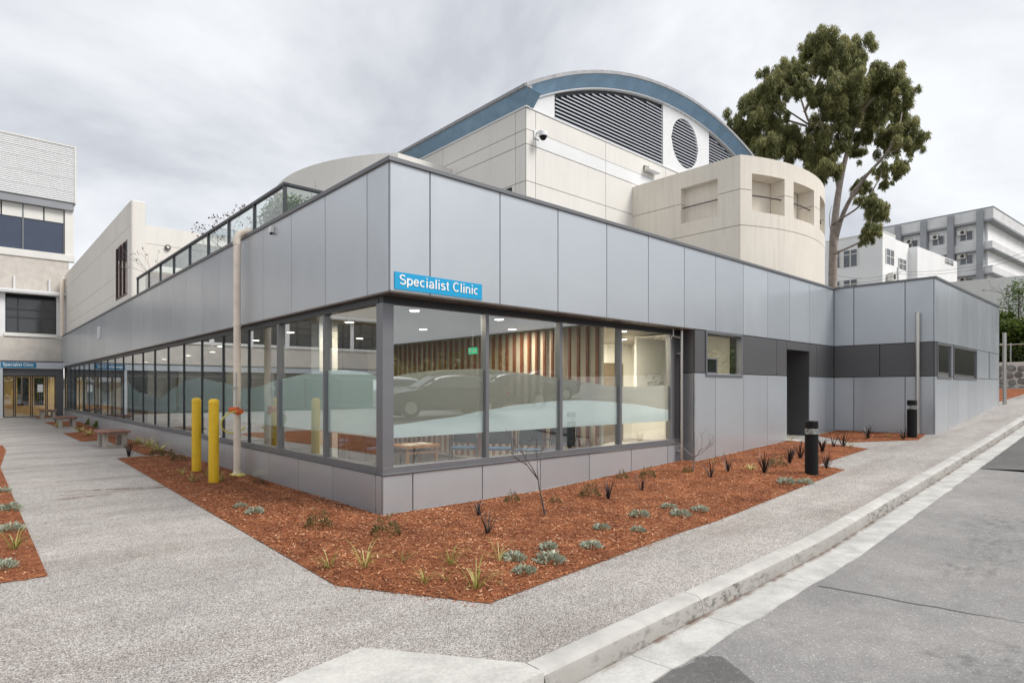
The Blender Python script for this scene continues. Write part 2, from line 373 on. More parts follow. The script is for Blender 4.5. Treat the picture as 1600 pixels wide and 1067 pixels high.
struct(sheet('footpath', path_us, lambda u: [kerbv(u) + .002] + [kerbv(u) + (40 - kerbv(u)) * (i / 40) ** 1.5 for i in range(1, 41)] if u < 15 else
             [kerbv(u) + .002 + (2.6 - kerbv(u)) * i / 40 for i in range(41)], lambda u, v: G(u, v), 'aggregate'))
ROAD = .13
def road_h(u, v):
    s = min(1, max(0, (-v - 5.5) / 4.5)); return G(u) - ROAD + .55 * s * s * (3 - 2 * s) * min(1, max(0, (u + 2) / 8))
road = struct(sheet('road', frange(-34, 42, 1), lambda u: [-60, -40, -24, -16, -12, -10, -9, -8, -7, -6, -5.2, kerbv(u) - .46], road_h, 'asphalt'))
# kerb stones and gutter slabs, piece by piece
kerb = struct(MB().box(-1.3, 41, -3.60, -3.59, -.6, -.5).build('kerb', 'dark_core'))
def kprof(u, w): return G(u) + w
KJ = [-1.42, .35, 2.1, 4.0, 6.0, 8.2, 10.6, 13.2, 16, 19, 22, 25, 28, 31, 34, 37, 40]
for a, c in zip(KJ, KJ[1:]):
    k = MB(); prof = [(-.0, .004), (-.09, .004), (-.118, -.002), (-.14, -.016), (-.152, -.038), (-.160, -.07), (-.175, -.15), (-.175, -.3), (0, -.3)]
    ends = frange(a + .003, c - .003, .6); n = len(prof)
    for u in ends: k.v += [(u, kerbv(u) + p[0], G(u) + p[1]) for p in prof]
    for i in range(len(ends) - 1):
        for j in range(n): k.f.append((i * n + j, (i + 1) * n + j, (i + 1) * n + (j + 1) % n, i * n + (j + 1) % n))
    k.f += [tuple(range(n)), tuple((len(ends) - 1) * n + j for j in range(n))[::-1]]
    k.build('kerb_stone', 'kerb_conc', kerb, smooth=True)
gut = struct(MB().box(-3, 41, -4.0, -3.99, -.6, -.5).build('gutter', 'dark_core'))
GJ = [-3.2, -.62, .35, 1.72, 4.0, 7, 10.6, 16, 22, 28, 34, 40]
for a, c in zip(GJ, GJ[1:]):
    k = MB(); ends = frange(a + .002, c - .002, .12)
    for i, u in enumerate(ends):
        v0 = kerbv(u); e = .022 * mnoise.noise((u * 2.1, 0, 0)) + .012 * mnoise.noise((u * 9, 3, 0)) - .02
        z = G(u) - ROAD + .006
        k.v += [(u, v0 - .176, z - .012), (u, v0 - .47 + e, z + .002), (u, v0 - .47 + e, z - .1)]
    for i in range(len(ends) - 1):
        for j in range(2): k.f.append((i * 3 + j, i * 3 + 3 + j, i * 3 + 4 + j, i * 3 + 1 + j))
    k.build('gutter_slab', 'gutter_conc', gut)
# old repair patches and the tar seam on the road
def road_patch(name, pts, mat, dz=.004):
    b = MB(); b.poly([(p[0], p[1], road_h(p[0], p[1]) + dz) for p in pts]); return struct(b.build(name, mat))
_pp = [(-.84, -4.37), (-.34, -4.39), (-.22, -4.47), (-.40, -4.78), (-1.2, -5.6), (-1.9, -4.9)]; _r = random.Random(4); _q = []
for _a, _c in zip(_pp, _pp[1:] + _pp[:1]):
    for _k in range(7): _q.append((_a[0] + (_c[0] - _a[0]) * _k / 7 + _r.uniform(-.018, .018), _a[1] + (_c[1] - _a[1]) * _k / 7 + _r.uniform(-.018, .018)))
road_patch('road_patch', _q, 'asphalt_dark')
_b = MB()
for u in frange(9.9, 17.8, .8): _b.v += [(u, kerbv(u) - .5, road_h(u, -4) + .006), (u, -6.9, road_h(u, -6.9) + .02)]
_b.f = [(2 * i, 2 * i + 2, 2 * i + 3, 2 * i + 1) for i in range(len(_b.v) // 2 - 1)]
struct(_b.build('road_repair', 'asphalt_dark'))
def seam(pts, w=.008):
    b = MB()
    for i, p in enumerate(pts):
        q = pts[min(i + 1, len(pts) - 1)]; o = pts[max(i - 1, 0)]; d = Vector((q[0] - o[0], q[1] - o[1], 0)).normalized(); nx, ny = -d.y * w, d.x * w
        h = road_h(p[0], p[1]) + .005; b.v += [(p[0] + nx, p[1] + ny, h), (p[0] - nx, p[1] - ny, h)]
    b.f = [(2 * i, 2 * i + 2, 2 * i + 3, 2 * i + 1) for i in range(len(pts) - 1)]
    struct(b.build('road_seam', 'asphalt_dark'))
rnd = random.Random(3)
seam([(1.72 + .02 * i + rnd.uniform(-.015, .015), -4.34 - .12 * i) for i in range(28)])
# concrete crossing slab in the foreground
slab = MB(); sp = [(-2.75, -3.19), (-2.03, -3.07), (-1.43, -3.90), (-1.43, -4.06), (-3.4, -4.06), (-3.4, -3.3)]
sz = [.008] * 6
n = len(sp); slab.v = [(p[0], p[1], z) for p, z in zip(sp, sz)] + [(p[0], p[1], -.3) for p in sp]
slab.f = [tuple(range(n)), tuple(range(2 * n - 1, n - 1, -1))] + [(i, (i + 1) % n, n + (i + 1) % n, n + i) for i in range(n)]
struct(slab.build('crossing_slab', 'concrete_light'))

def stain_mat(name, c, lo, hi, scale):
    t = NT(name); v = t.coord(kind='World'); n = t.noise(v, scale, 7, .7); b = t.bsdf(c, .9, spec=.2); tr = t.n('ShaderNodeBsdfTransparent'); mx = t.n('ShaderNodeMixShader')
    uv = t.n('ShaderNodeAttribute', attribute_name='edge'); f = t.math('MULTIPLY', t.ramp(n, [(lo, (0, 0, 0)), (hi, (1, 1, 1))]), uv.outputs['Fac']); t.l(f, mx.inputs[0]); t.l(tr.outputs[0], mx.inputs[1]); t.l(b.outputs[0], mx.inputs[2]); t.l(mx.outputs[0], t.out.inputs[0])
stain_mat('soil_stain', (.20, .12, .08), .42, .75, 7); stain_mat('grime', (.13, .128, .125), .5, .95, 12)
def stain(pts, w, mat, h, dz):
    b = MB(); ed = []
    for i, p in enumerate(pts):
        q = pts[min(i + 1, len(pts) - 1)]; o = pts[max(i - 1, 0)]; d = Vector((q[0] - o[0], q[1] - o[1])).normalized(); k = 1. if 0 < i < len(pts) - 1 else 0.
        for j in (-1, -.4, .4, 1): x, y = p[0] - d.y * w * j, p[1] + d.x * w * j; b.v.append((x, y, h(x, y) + dz)); ed.append(k * (1 if abs(j) < 1 else 0))
    b.f = [(4 * i + j, 4 * i + 4 + j, 4 * i + 5 + j, 4 * i + 1 + j) for i in range(len(pts) - 1) for j in range(3)]
    o = struct(b.build('stain', mat, recalc=False)); at = o.data.attributes.new('edge', 'FLOAT', 'POINT'); at.data.foreach_set('value', ed)
sa, sb = onG(78, 770), onG(480, 748)
stain([(sa.x + (sb.x - sa.x) * i / 10, sa.y + (sb.y - sa.y) * i / 10 + .05 * math.sin(i * 1.3)) for i in range(9)], .10, 'soil_stain', G, .004)
sa, sb = onG(80, 782), onG(180, 772); stain([(sa.x + (sb.x - sa.x) * i / 6, sa.y + (sb.y - sa.y) * i / 6) for i in range(7)], .12, 'soil_stain', G, .006)
stain([(u, kerbv(u) - .19) for u in frange(-1.3, 26, .7)], .035, 'soil_stain', lambda x, y: G(x) - ROAD, .006)
for a_, c_, w_ in (((2.4, -5.2), (6.5, -5.0), .35), ((.6, -5.4), (1.6, -6.2), .3), ((8, -5.6), (14, -5.2), .4), ((3.2, -6.4), (7.6, -7.0), .5)): stain([(a_[0] + (c_[0] - a_[0]) * i / 6, a_[1] + (c_[1] - a_[1]) * i / 6 + .1 * math.sin(i * 2)) for i in range(7)], w_, 'grime', road_h, .012)
# mulch beds: clean-edged sheets cut into a grid, gently mounded, with loose chips on top
def inside(p, poly):
    c = False; j = len(poly) - 1
    for i in range(len(poly)):
        (xi, yi), (xj, yj) = poly[i], poly[j]
        if (yi > p[1]) != (yj > p[1]) and p[0] < (xj - xi) * (p[1] - yi) / (yj - yi) + xi: c = not c
        j = i
    return c
def edge_dist(p, poly):
    best = 9.
    for i in range(len(poly)):
        a = Vector(poly[i]); b = Vector(poly[(i + 1) % len(poly)]); ab = b - a; t = max(0, min(1, (Vector(p) - a).dot(ab) / max(ab.length_squared, 1e-9)))
        best = min(best, (Vector(p) - a - ab * t).length)
    return best
def bed_h(u, v, poly, mound):
    e = min(1, edge_dist((u, v), poly) / .35)
    return G(u, v) + .006 + e * (mound + .022 * mnoise.noise((u * 1.3, v * 1.3, 0)) + .02 * mnoise.noise((u * 5, v * 5, 3)) + .01 * mnoise.noise((u * 14, v * 14, 3)))
BEDS = []
def bed(poly, mound, chips, seed, g=.13):
    bm = bmesh.new(); bm.faces.new([bm.verts.new((p[0], p[1], 0)) for p in poly])
    for ax in (0, 1):
        lo = min(p[ax] for p in poly); hi = max(p[ax] for p in poly); k = lo + g
        while k < hi:
            co = [0, 0, 0]; no = [0, 0, 0]; co[ax] = k; no[ax] = 1
            bmesh.ops.bisect_plane(bm, geom=bm.verts[:] + bm.edges[:] + bm.faces[:], plane_co=co, plane_no=no); k += g
    for v in bm.verts: v.co.z = bed_h(v.co.x, v.co.y, poly, mound)
    bmesh.ops.recalc_face_normals(bm, faces=bm.faces)
    me = bpy.data.meshes.new('mulch_bed'); bm.to_mesh(me); bm.free()
    if me.polygons[0].normal.z < 0: me.flip_normals()
    me.materials.append(M['mulch']); o = link('mulch_bed', me); struct(o); BEDS.append((poly, mound))
    r = random.Random(seed); b = MB(); sh = []; lo = [min(p[i] for p in poly) for i in (0, 1)]; hi = [max(p[i] for p in poly) for i in (0, 1)]
    area = 0
    while area < chips:
        p = (r.uniform(lo[0], hi[0]), r.uniform(lo[1], hi[1]))
        d = math.hypot(p[0] - CAM[0], p[1] - CAM[1])
        if r.random() > min(1, (7.5 / d) ** 1.3): area += .6; continue
        area += 1
        if not inside(p, poly): continue
        z = bed_h(p[0], p[1], poly, mound) + r.uniform(.002, .014); L = r.uniform(.006, .019); W = r.uniform(.0025, .0065); a = r.uniform(0, 6.3)
        dx = Vector((math.cos(a), math.sin(a), r.uniform(-.45, .45))) * L; dy = Vector((-math.sin(a), math.cos(a), r.uniform(-.6, .6))) * W; c = Vector((p[0], p[1], z))
        b.quad(tuple(c - dx - dy), tuple(c + dx - dy * .7), tuple(c + dx + dy), tuple(c - dx + dy * .7)); sh.append(min(1, max(0, r.gauss(.5, .26))))
    for q in range(int(chips * .012)):
        e = r.randrange(len(poly)); a_, b_ = Vector(poly[e]), Vector(poly[(e + 1) % len(poly)]); t_ = r.random(); n_ = Vector((b_.y - a_.y, a_.x - b_.x)).normalized(); p = a_.lerp(b_, t_) + n_ * r.uniform(-1, 1) * abs(r.gauss(0, .07))
        if inside((p.x, p.y), poly) or p.y > .2 and p.x > -.05 or math.hypot(p.x - CAM[0], p.y - CAM[1]) > 14: continue
        a = r.uniform(0, 6.3); L = r.uniform(.005, .017); W = r.uniform(.002, .005); c = Vector((p.x, p.y, G(p.x, p.y) + .006)); dx = Vector((math.cos(a), math.sin(a), r.uniform(-.15, .15))) * L; dy = Vector((-math.sin(a), math.cos(a), r.uniform(-.2, .2))) * W
        b.quad(tuple(c - dx - dy), tuple(c + dx - dy), tuple(c + dx + dy), tuple(c - dx + dy)); sh.append(r.uniform(.1, .8))
    ch = b.build('mulch_chips', 'mulch_chip', o, recalc=False); at = ch.data.attributes.new('shade', 'FLOAT', 'FACE'); at.data.foreach_set('value', sh)
    ch['kind'] = 'stuff'
bed([(-1.24, 10.0), (-1.61, -1.85), (-.95, -3.01), (2.05, -2.74), (7.59, -2.55), (7.82, -2.0), (10.65, -1.98), (11.0, -1.25), (11.16, -.03), (6.93, -.03), (6.93, .28), (.06, .28), (.06, 10.0)], .035, 190000, 1)
bed([(11.6, -1.3), (12.85, -2.36), (14.2, -2.2), (14.2, -.1), (12.7, -.1)], .02, 4000, 2)
bed([(-3.62, .06), (-3.32, .04), (-3.31, 9.7), (-3.05, 14), (-3.05, 16), (-6.2, 16), (-6.2, .06)], .04, 16000, 3)
bed([(-1.22, 15.96), (.06, 16.2), (.06, 20.6), (-1.22, 20.65)], .04, 3000, 4)
bed([(-.62, 10.3), (.06, 10.3), (.06, 16.0), (-.62, 16.0)], .04, 3000, 5)
bed([(-1.07, 24.6), (.06, 24.6), (.06, 28.0), (-1.2, 28.0)], .04, 1200, 6)
bed([(-.62, 20.8), (.06, 20.8), (.06, 24.4), (-.62, 24.4)], .04, 1200, 7)
bed([(-1.2, 32.0), (.06, 32.0), (.06, 33.3), (-1.2, 33.3)], .04, 200, 8)
bed([(24.0, -2.2), (30.2, -2.6), (30.2, 3.5), (23.4, 3.5), (23.0, -1.9)], .05, 2500, 9, .4)

# ------------------------------------------------------------------ the clinic
cl = thing('clinic_building', 'low silver grey panelled clinic building with long bands of dark framed glass', 'building')
ZS, ZT = 2.8, 4.40                                      # soffit and parapet heights
VEND, UIN, VW, UEND = 33.55, 14.25, -2.39, 22.45        # far end of the path front, inner corner, wing front, wing end
# cores behind the cladding
core = MB().box(.03, UIN, .03, 1.0, ZS + .02, ZT - .03).box(.03, 1.0, 1.0, VEND, ZS + .02, ZT - .03).build('fascia_wall', 'dark_core', cl)
lowR = MB().box(7.0, 7.37, .03, .28, -.3, ZS).box(8.88, 11.19, .03, .28, -.3, ZS).box(7.37, 8.88, .03, .28, -.3, 1.88).box(7.37, 8.88, .03, .28, 2.785, ZS).box(12.57, UIN + .3, .03, .28, -.3, ZS).box(11.19, 12.57, .03, .28, 2.59, ZS).box(7.0, 7.2, .28, .6, -.3, ZS).build('entrance_wall', 'dark_core', cl)
wing = MB().box(UIN + .03, UEND - .03, VW + .03, 6, -.3, ZT - .03).build('wing_wall', 'dark_core', cl)
base = MB().box(RB + .03, 6.93, RA + .03, RA + .2, -.3, .47).box(RB + .03, RB + .2, RA + .2, VEND, -.3, .47).build('base_wall', 'dark_core', cl)
MB().box(.05, UIN + .2, .05, 14, 4.2, 4.27).box(.05, 8, 14, VEND, 4.2, 4.27).build('roof', 'roof_flat', cl)
GAP = .008
pmesh = {}
def panel(axis, pos, a0, a1, z0, z1, parent, mat='silver_panel', out=-1, t=.028):
    """one cladding panel on a wall of constant y (axis 'v') or constant x (axis 'u')"""
    w, h = round(a1 - a0 - 2 * GAP, 3), round(z1 - z0 - 2 * GAP, 3); key = (axis, w, h, mat, out)
    if key not in pmesh:
        m = MB()
        if axis == 'v': m.box(0, w, min(0, -out * t), max(0, -out * t), 0, h)
        else: m.box(min(0, -out * t), max(0, -out * t), 0, w, 0, h)
        pmesh[key] = m.mesh('panel', mat)
    loc = (a0 + GAP, pos, z0 + GAP) if axis == 'v' else (pos, a0 + GAP, z0 + GAP)
    return link('panel', pmesh[key], parent, loc=loc, bevel=.003)
RJ = [0.0] + [.59 + 1.196 * i for i in range(12)] + [UIN]
RJ = [x for x in RJ if x < UIN - .3] + [UIN]
for a, c in zip(RJ, RJ[1:]): panel('v', 0, a if a else .001, c, ZS, ZT, core)
LJ = [0.0] + [.57 + 1.222 * i for i in range(27)] + [VEND]
for a, c in zip(LJ, LJ[1:]): panel('u', 0, a if a else .029, c, ZS, ZT, core)
BJ = [RB, .53] + [.53 + 1.187 * i for i in range(1, 6)] + [6.93]
for a, c in zip(BJ, BJ[1:]): panel('v', RA, a, c, -.12 if a < 4 else -.05, .5, base)
BL = [RA + .029, .49] + [.49 + 1.22 * i for i in range(1, 27)] + [VEND]
for a, c in zip(BL, BL[1:]): panel('u', RB, a, c, -.12, .5, base)
# street front right of the glazing: lower panels, dark band, doorway, small window
DB0, DB1 = 1.93, ZS
for a, c in ((6.96, 7.75), (7.75, 8.98), (8.98, 10.13), (10.13, 11.20), (12.56, 13.65), (13.65, UIN)): panel('v', 0, a, c, -.1, DB0, lowR)
for a, c in ((6.96, 7.35), (8.90, 10.64), (10.64, 11.20), (12.56, 13.03), (13.03, UIN)): panel('v', 0.004, a, c, DB0, DB1, lowR, 'dark_panel')
panel('v', .004, 11.2, 12.56, 2.58, DB1, lowR, 'dark_panel')
panel('u', 6.96, .03, RA, -.1, DB0, lowR, 'panel_edge'); panel('u', 6.96, .03, RA, DB0, DB1, lowR, 'dark_panel')
MB().box(6.935, 6.955, RA - .02, .6, -.2, ZS).build('return_wall', 'dark_panel', cl)
# deep doorway: side walls, back door
MB().box(11.14, 11.2, .29, 1.5, -.2, 2.6).box(12.56, 12.62, .0285, 1.5, -.2, 2.6).build('doorway_reveal', 'dark_panel', cl)
MB().box(11.14, 12.62, .30, 1.5, 2.585, 2.64).build('doorway_soffit', 'dark_panel', cl)
dr = MB().box(11.2, 12.56, 1.5, 1.55, .28, 2.6).build('entrance_door', 'dark_panel', cl); MB().box(11.32, 11.36, 1.44, 1.46, 1.0, 1.4).build('handle', 'steel', dr)
MB().box(11.1, 12.7, -.25, 1.5, .2, .345).build('doorway_step', 'concrete_light', cl)
def wframe(axis, pos, a0, a1, z0, z1, parent, fw=.05, dep=.10, mat='frame_grey', name='window_frame', out=.02):
    m = MB()
    def bx(p, q, r, s):
        if axis == 'v': m.box(p, q, pos - out, pos + dep, r, s)
        else: m.box(pos - out, pos + dep, p, q, r, s)
    bx(a0, a1, z0, z0 + fw); bx(a0, a1, z1 - fw, z1); bx(a0, a0 + fw, z0 + fw, z1 - fw); bx(a1 - fw, a1, z0 + fw, z1 - fw)
    return m.build(name, mat, parent, bevel=.004)
def pane(axis, pos, a0, a1, z0, z1, parent, mat='glass', t=.008, name='window_pane'):
    m = MB()
    if axis == 'v': m.box(a0, a1, pos, pos + t, z0, z1)
    else: m.box(pos, pos + t, a0, a1, z0, z1)
    return m.build(name, mat, parent)
w = wframe('v', 0, 7.352, 8.898, 1.86, 2.80, cl); pane('v', .05, 7.40, 8.85, 1.91, 2.75, w)
ow = wframe('v', .03, 7.41, 7.87, 1.915, 2.25, w, .035, .05, name='opening_sash', out=.012); pane('v', .04, 7.44, 7.84, 1.945, 2.22, w, 'dark_glass')
MB().box(7.2, 9.1, 1.6, 1.65, 1.5, ZS - .06).box(9.05, 9.1, .3, 1.6, 1.5, ZS - .06).box(7.2, 9.1, .3, 1.65, 2.74, 2.76).build('room_lining', 'inner_white', cl)
# wing
zw = G(14.25) - .3
for a, c in ((VW + .029, -1.73), (-1.73, -.51), (-.51, -.001)): panel('u', UIN, a, c, ZS, ZT, wing); panel('u', UIN, a, c, zw + .1, DB0, wing)
for a, c in ((VW + .029, -1.14), (-1.14, -.001)): panel('u', UIN + .004, a, c, DB0, ZS, wing, 'dark_panel')
WJ = [UIN + .001, 15.56, 16.69, 17.8, 18.9, 20.0, 21.2, UEND]
for a, c in zip(WJ, WJ[1:]): panel('v', VW, a, c, ZS, ZT, wing); panel('v', VW, a, c, G(a) - .15, DB0, wing)
for a, c in ((UIN + .005, 14.41), (15.83, 16.05), (18.93, 20.75), (20.9, UEND)): panel('v', VW + .004, a, c, DB0, ZS, wing, 'dark_panel' if a < 15 else 'silver_panel')
MB().box(20.75, 20.9, VW + .02, VW + .04, DB0, ZS).build('slot_window', 'dark_glass', cl)
for a, c in ((14.41, 15.83), (16.05, 18.93)):
    w = wframe('v', VW, a, c, 1.87, 2.79, cl); pane('v', VW + .014, a + .05, c - .05, 1.92, 2.74, w, 'mirror_glass')
for a, c in zip([VW, -.0], [0, 3]): pass
for i in range(7): panel('u', UEND, VW + .03 + 1.2 * i, VW + 1.23 + 1.2 * i, G(22) - .1, ZT, wing, out=1)
# copings
MB().box(-.03, UIN - .03, -.03, .16, ZT - .012, ZT + .045).build('coping', 'coping', cl, bevel=.004); MB().box(-.03, .16, .16, VEND, ZT - .012, ZT + .045).build('coping', 'coping', cl, bevel=.004)
MB().box(UIN - .03, UIN + .16, VW - .03, .16, ZT - .01, ZT + .047).build('coping', 'coping', cl, bevel=.004); MB().box(UIN + .16, UEND + .03, VW - .03, VW + .16, ZT - .01, ZT + .047).build('coping', 'coping', cl, bevel=.004)
# soffits
MB().box(.004, 6.95, .004, RA + .06, ZS - .012, ZS + .018).box(.004, RB + .06, RA + .06, VEND, ZS - .012, ZS + .018).build('soffit', 'soffit', cl)
# glazing: heads, sills, posts, mullions, panes with their film
ZH, ZSL = 2.70, .54
MB().box(RB + .01, 6.90, RA + .005, RA + .12, ZH, ZS - .014).build('window_head', 'frame_dark', cl); MB().box(RB + .005, RB + .12, RA + .13, VEND, ZH, ZS - .014).build('window_head', 'frame_dark', cl)
MB().box(RB - .02, 6.93, RA - .028, RA + .14, .506, .52).box(RB, 6.93, RA, RA + .14, .52, .60).build('sill', 'frame_grey', cl, bevel=.003)
MB().box(RB - .028, RB + .14, RA + .145, VEND, .506, .52).box(RB, RB + .14, RA + .145, VEND, .52, .60).build('sill', 'frame_grey', cl, bevel=.003)
MB().box(RB - .002, RB + .16, RA - .002, RA + .16, .60, ZH).build('corner_post', 'frame_grey', cl, bevel=.004)
RM = [RB + .16, 1.82, 3.40, 4.98, 6.62]; LM = [RA + .16, 2.03, 3.80] + [3.80 + 1.525 * i for i in range(1, 20)]
LM = [x for x in LM if x < VEND - .5] + [VEND - .12]
def interp(pts, x):
    if x <= pts[0][0]: return pts[0][1]
    for (a, p), (c, q) in zip(pts, pts[1:]):
        if x <= c:
            t = (x - a) / (c - a); t = t * t * (3 - 2 * t) * .5 + t * .5; return p + (q - p) * t
    return pts[-1][1]
R_UP = [(.2, 1.76), (.6, 1.82), (1.07, 1.87), (1.83, 1.90), (2.68, 1.845), (3.56, 1.77), (4.05, 1.72), (4.66, 1.665), (5.41, 1.645), (6.6, 1.67)]
R_LO = [(.2, 1.13), (1.14, 1.20), (1.92, 1.30), (2.54, 1.365), (3.44, 1.41), (4.05, 1.41), (4.69, 1.38), (5.41, 1.32), (6.6, 1.19)]
L_UP = [(.3, 1.73), (1.01, 1.84), (1.6, 1.875), (2.09, 1.88), (2.82, 1.84), (3.82, 1.77), (4.95, 1.64), (5.57, 1.61), (7.14, 1.75), (8.7, 1.87), (9.74, 1.83), (11.02, 1.62), (12.3, 1.36), (13.6, 1.42), (15.1, 1.5), (16.1, 1.66), (17.05, 1.88), (18.8, 1.62), (21, 1.45), (24, 1.7), (28, 1.5), (34, 1.7)]
L_LO = [(.3, 1.12), (2, 1.28), (3.8, 1.42), (5.5, 1.36), (7.5, 1.2), (10, 1.35), (14, 1.2), (20, 1.35), (34, 1.2)]
FB = .965
def filmstrip(axis, pos, a0, a1, lo, hi, mat, parent):
    m = MB(); xs = frange(a0, a1, .1); k = len(xs)
    for d in (0, .0015):
        for x in xs:
            for z in (lo(x), hi(x)): m.v.append((x, pos + d, z) if axis == 'v' else (pos + d, x, z))
    m.f = [(2 * i, 2 * i + 2, 2 * i + 3, 2 * i + 1) for i in range(k - 1)] + [(2 * k + 2 * i + 1, 2 * k + 2 * i + 3, 2 * k + 2 * i + 2, 2 * k + 2 * i) for i in range(k - 1)]
    return m.build('privacy_film', mat, parent, recalc=False)
for i, (a, c) in enumerate(zip(RM, RM[1:])):
    p = pane('v', RA + .055, a + .02, c - .02, .60, ZH, cl)
    filmstrip('v', RA + .068, a + .02, c - .02, lambda x: FB, lambda x: interp(R_LO, x), 'film_pale', p)
    filmstrip('v', RA + .068, a + .02, c - .02, lambda x: interp(R_LO, x) + .002, lambda x: interp(R_UP, x), 'film_grey', p)
    MB().box(c - .03, c + .03, RA + .008, RA + .13, .60, ZH).build('mullion', 'frame_grey', cl, bevel=.003)
MB().box(6.655, 6.93, RA + .01, RA + .14, .6, ZH).build('end_panel', 'dark_panel', cl)
for i, (a, c) in enumerate(zip(LM, LM[1:])):
    p = pane('u', RB + .055, a + .02, c - .02, .60, ZH, cl)
    filmstrip('u', RB + .068, a + .02, c - .02, lambda x: FB, lambda x: interp(L_LO, x), 'film_teal' if a < 11.8 else 'film_pale', p)
    filmstrip('u', RB + .068, a + .02, c - .02, lambda x: interp(L_LO, x) + .002, lambda x: interp(L_UP, x), 'film_teal', p)
    q = .045 if i == 1 else .026
    if i < 2: MB().box(RB + .008, RB + .13, c - q, c + q, .60, ZH).build('mullion', 'frame_grey', cl, bevel=.003)
    else: MB().box(RB + .034, RB + .09, c - .02, c + .02, .60, ZH).build('mullion', 'frame_dark', cl, bevel=.003)
# rooms behind the glass
MB().box(.25, 13.8, .5, VEND, -.02, .06).build('interior_floor', 'carpet', cl)
MB().box(.21, 13.8, .45, VEND, ZS + .0, ZS + .02).build('ceiling', 'ceiling', cl)
MB().box(8.0, 8.1, 3.6, VEND, .06, ZS).build('interior_wall', 'inner_wall', cl)
MB().box(4.95, 11.1, 3.5, 3.6, .06, ZS).build('interior_wall', 'inner_white', cl)
MB().box(4.80, 4.86, .62, 9.2, .06, ZS).build('interior_wall', 'inner_wall', cl)
MB().box(4.80, 7.9, 9.2, 9.3, .06, ZS).build('interior_wall', 'inner_wall', cl)
MB().box(9.6, 9.7, .3, 3.5, .06, ZS).build('interior_wall', 'inner_white', cl)
MB().box(.9, 1.25, 3.95, 4.3, .06, ZS).build('interior_column', 'inner_white', cl)
for v in (14, 20.5, 26.5): MB().box(3.5, 3.62, v, v + 4.2, .06, ZS).build('partition', 'inner_wall' if v != 20.5 else 'inner_white', cl)
for v in (12.6, 19.2, 25.4): MB().box(2.4, 7.9, v, v + .12, .06, ZS).build('partition', 'inner_white', cl)
MB().box(2.6, 3.3, 7.4, 10.6, .06, 1.12).box(2.5, 3.35, 7.3, 10.7, 1.12, 1.17).build('reception_counter', 'brown_door', cl)
d = MB().box(8.2, 9.15, 3.44, 3.49, .06, 2.28).build('interior_door', 'brown_door', cl); MB().box(8.28, 8.32, 3.40, 3.43, .98, 1.14).build('handle', 'steel', d)
sm = MB().box(0, .045, 0, .05, 0, ZS - .1).mesh('slat', 'timber')
for i in range(36): link('slat', sm, cl, loc=(4.72, .66 + .225 * i, .07))
for i in range(9): link('slat', sm, cl, loc=(4.0, 9.3 + .2 * i, .07))
MB().box(.1, 8, VEND - .06, VEND - .005, -.1, ZS).build('interior_wall', 'inner_wall', cl)
# blue sign on the fascia
def arc(cx, cy, rx, ry, a0, a1, n=14): return [(cx + rx * math.cos(math.radians(a0 + (a1 - a0) * i / n)), cy + ry * math.sin(math.radians(a0 + (a1 - a0) * i / n))) for i in range(n + 1)]
X = .36                                                # half the x height, strokes run along the letter's middle line
GLY = {'S': (.62, [arc(.30, .71, .215, .205, 25, 250, 12) + arc(.31, .285, .235, .225, 80, -155, 14)[2:]]),
       'C': (.70, [arc(.355, .5, .285, .43, 42, 318, 22)]),
       'p': (.58, [[(.09, -.22), (.09, .70)], arc(.295, .345, .205, .285, 180, -180, 22)]), 'e': (.56, [[(.08, .36), (.47, .36)], arc(.275, .345, .2, .285, 3, 325, 20)]), 'c': (.53, [arc(.275, .345, .2, .285, 48, 312, 18)]),
       'i': (.25, [[(.125, 0), (.125, .68)], [(.125, .83), (.125, .96)]]), 'l': (.25, [[(.125, 0), (.125, .96)]]), 'a': (.56, [arc(.27, .47, .165, .17, 165, 0, 10) + [(.435, .2), (.45, .02)], arc(.245, .19, .165, .145, 55, 330, 14)]),
       's': (.52, [arc(.25, .50, .15, .14, 25, 250, 10) + arc(.255, .20, .165, .155, 80, -155, 12)[2:]]), 't': (.32, [[(.15, .88), (.15, .16), (.18, .07), (.27, .055)], [(.03, .63), (.27, .63)]]), 'n': (.57, [[(.09, 0), (.09, .69)], [(.09, .45)] + arc(.275, .43, .175, .205, 160, 0, 12) + [(.45, 0)]]), ' ': (.3, [])}
gmesh = {}
def glyph(ch, w=.125):
    """one letter drawn as flat raised strokes, one unit high"""
    if ch in gmesh: return gmesh[ch]
    b = MB()
    for k, st in enumerate(GLY[ch][1]):
        pts = [Vector(p) for p in st]; L = []; R = []; d = .003 + .0002 * k
        for i, p in enumerate(pts):
            t0_ = (pts[i] - pts[i - 1]).normalized() if i else (pts[1] - pts[0]).normalized(); t1_ = (pts[i + 1] - pts[i]).normalized() if i < len(pts) - 1 else t0_
            t = (t0_ + t1_).normalized(); n = Vector((-t.y, t.x)) * (w / 2 / max(.6, t.dot(t0_))); L.append(p + n); R.append(p - n)
        n = len(pts); o = len(b.v)
        for z in (0, d): b.v += [(*q, z) for q in R] + [(*q, z) for q in L]
        for i in range(n - 1): b.f += [(o + 2 * n + i, o + 2 * n + i + 1, o + 3 * n + i + 1, o + 3 * n + i), (o + i, o + i + 1, o + 2 * n + i + 1, o + 2 * n + i), (o + n + i + 1, o + n + i, o + 3 * n + i, o + 3 * n + i + 1)]
    gmesh[ch] = b.mesh('letter', 'paper'); return gmesh[ch]
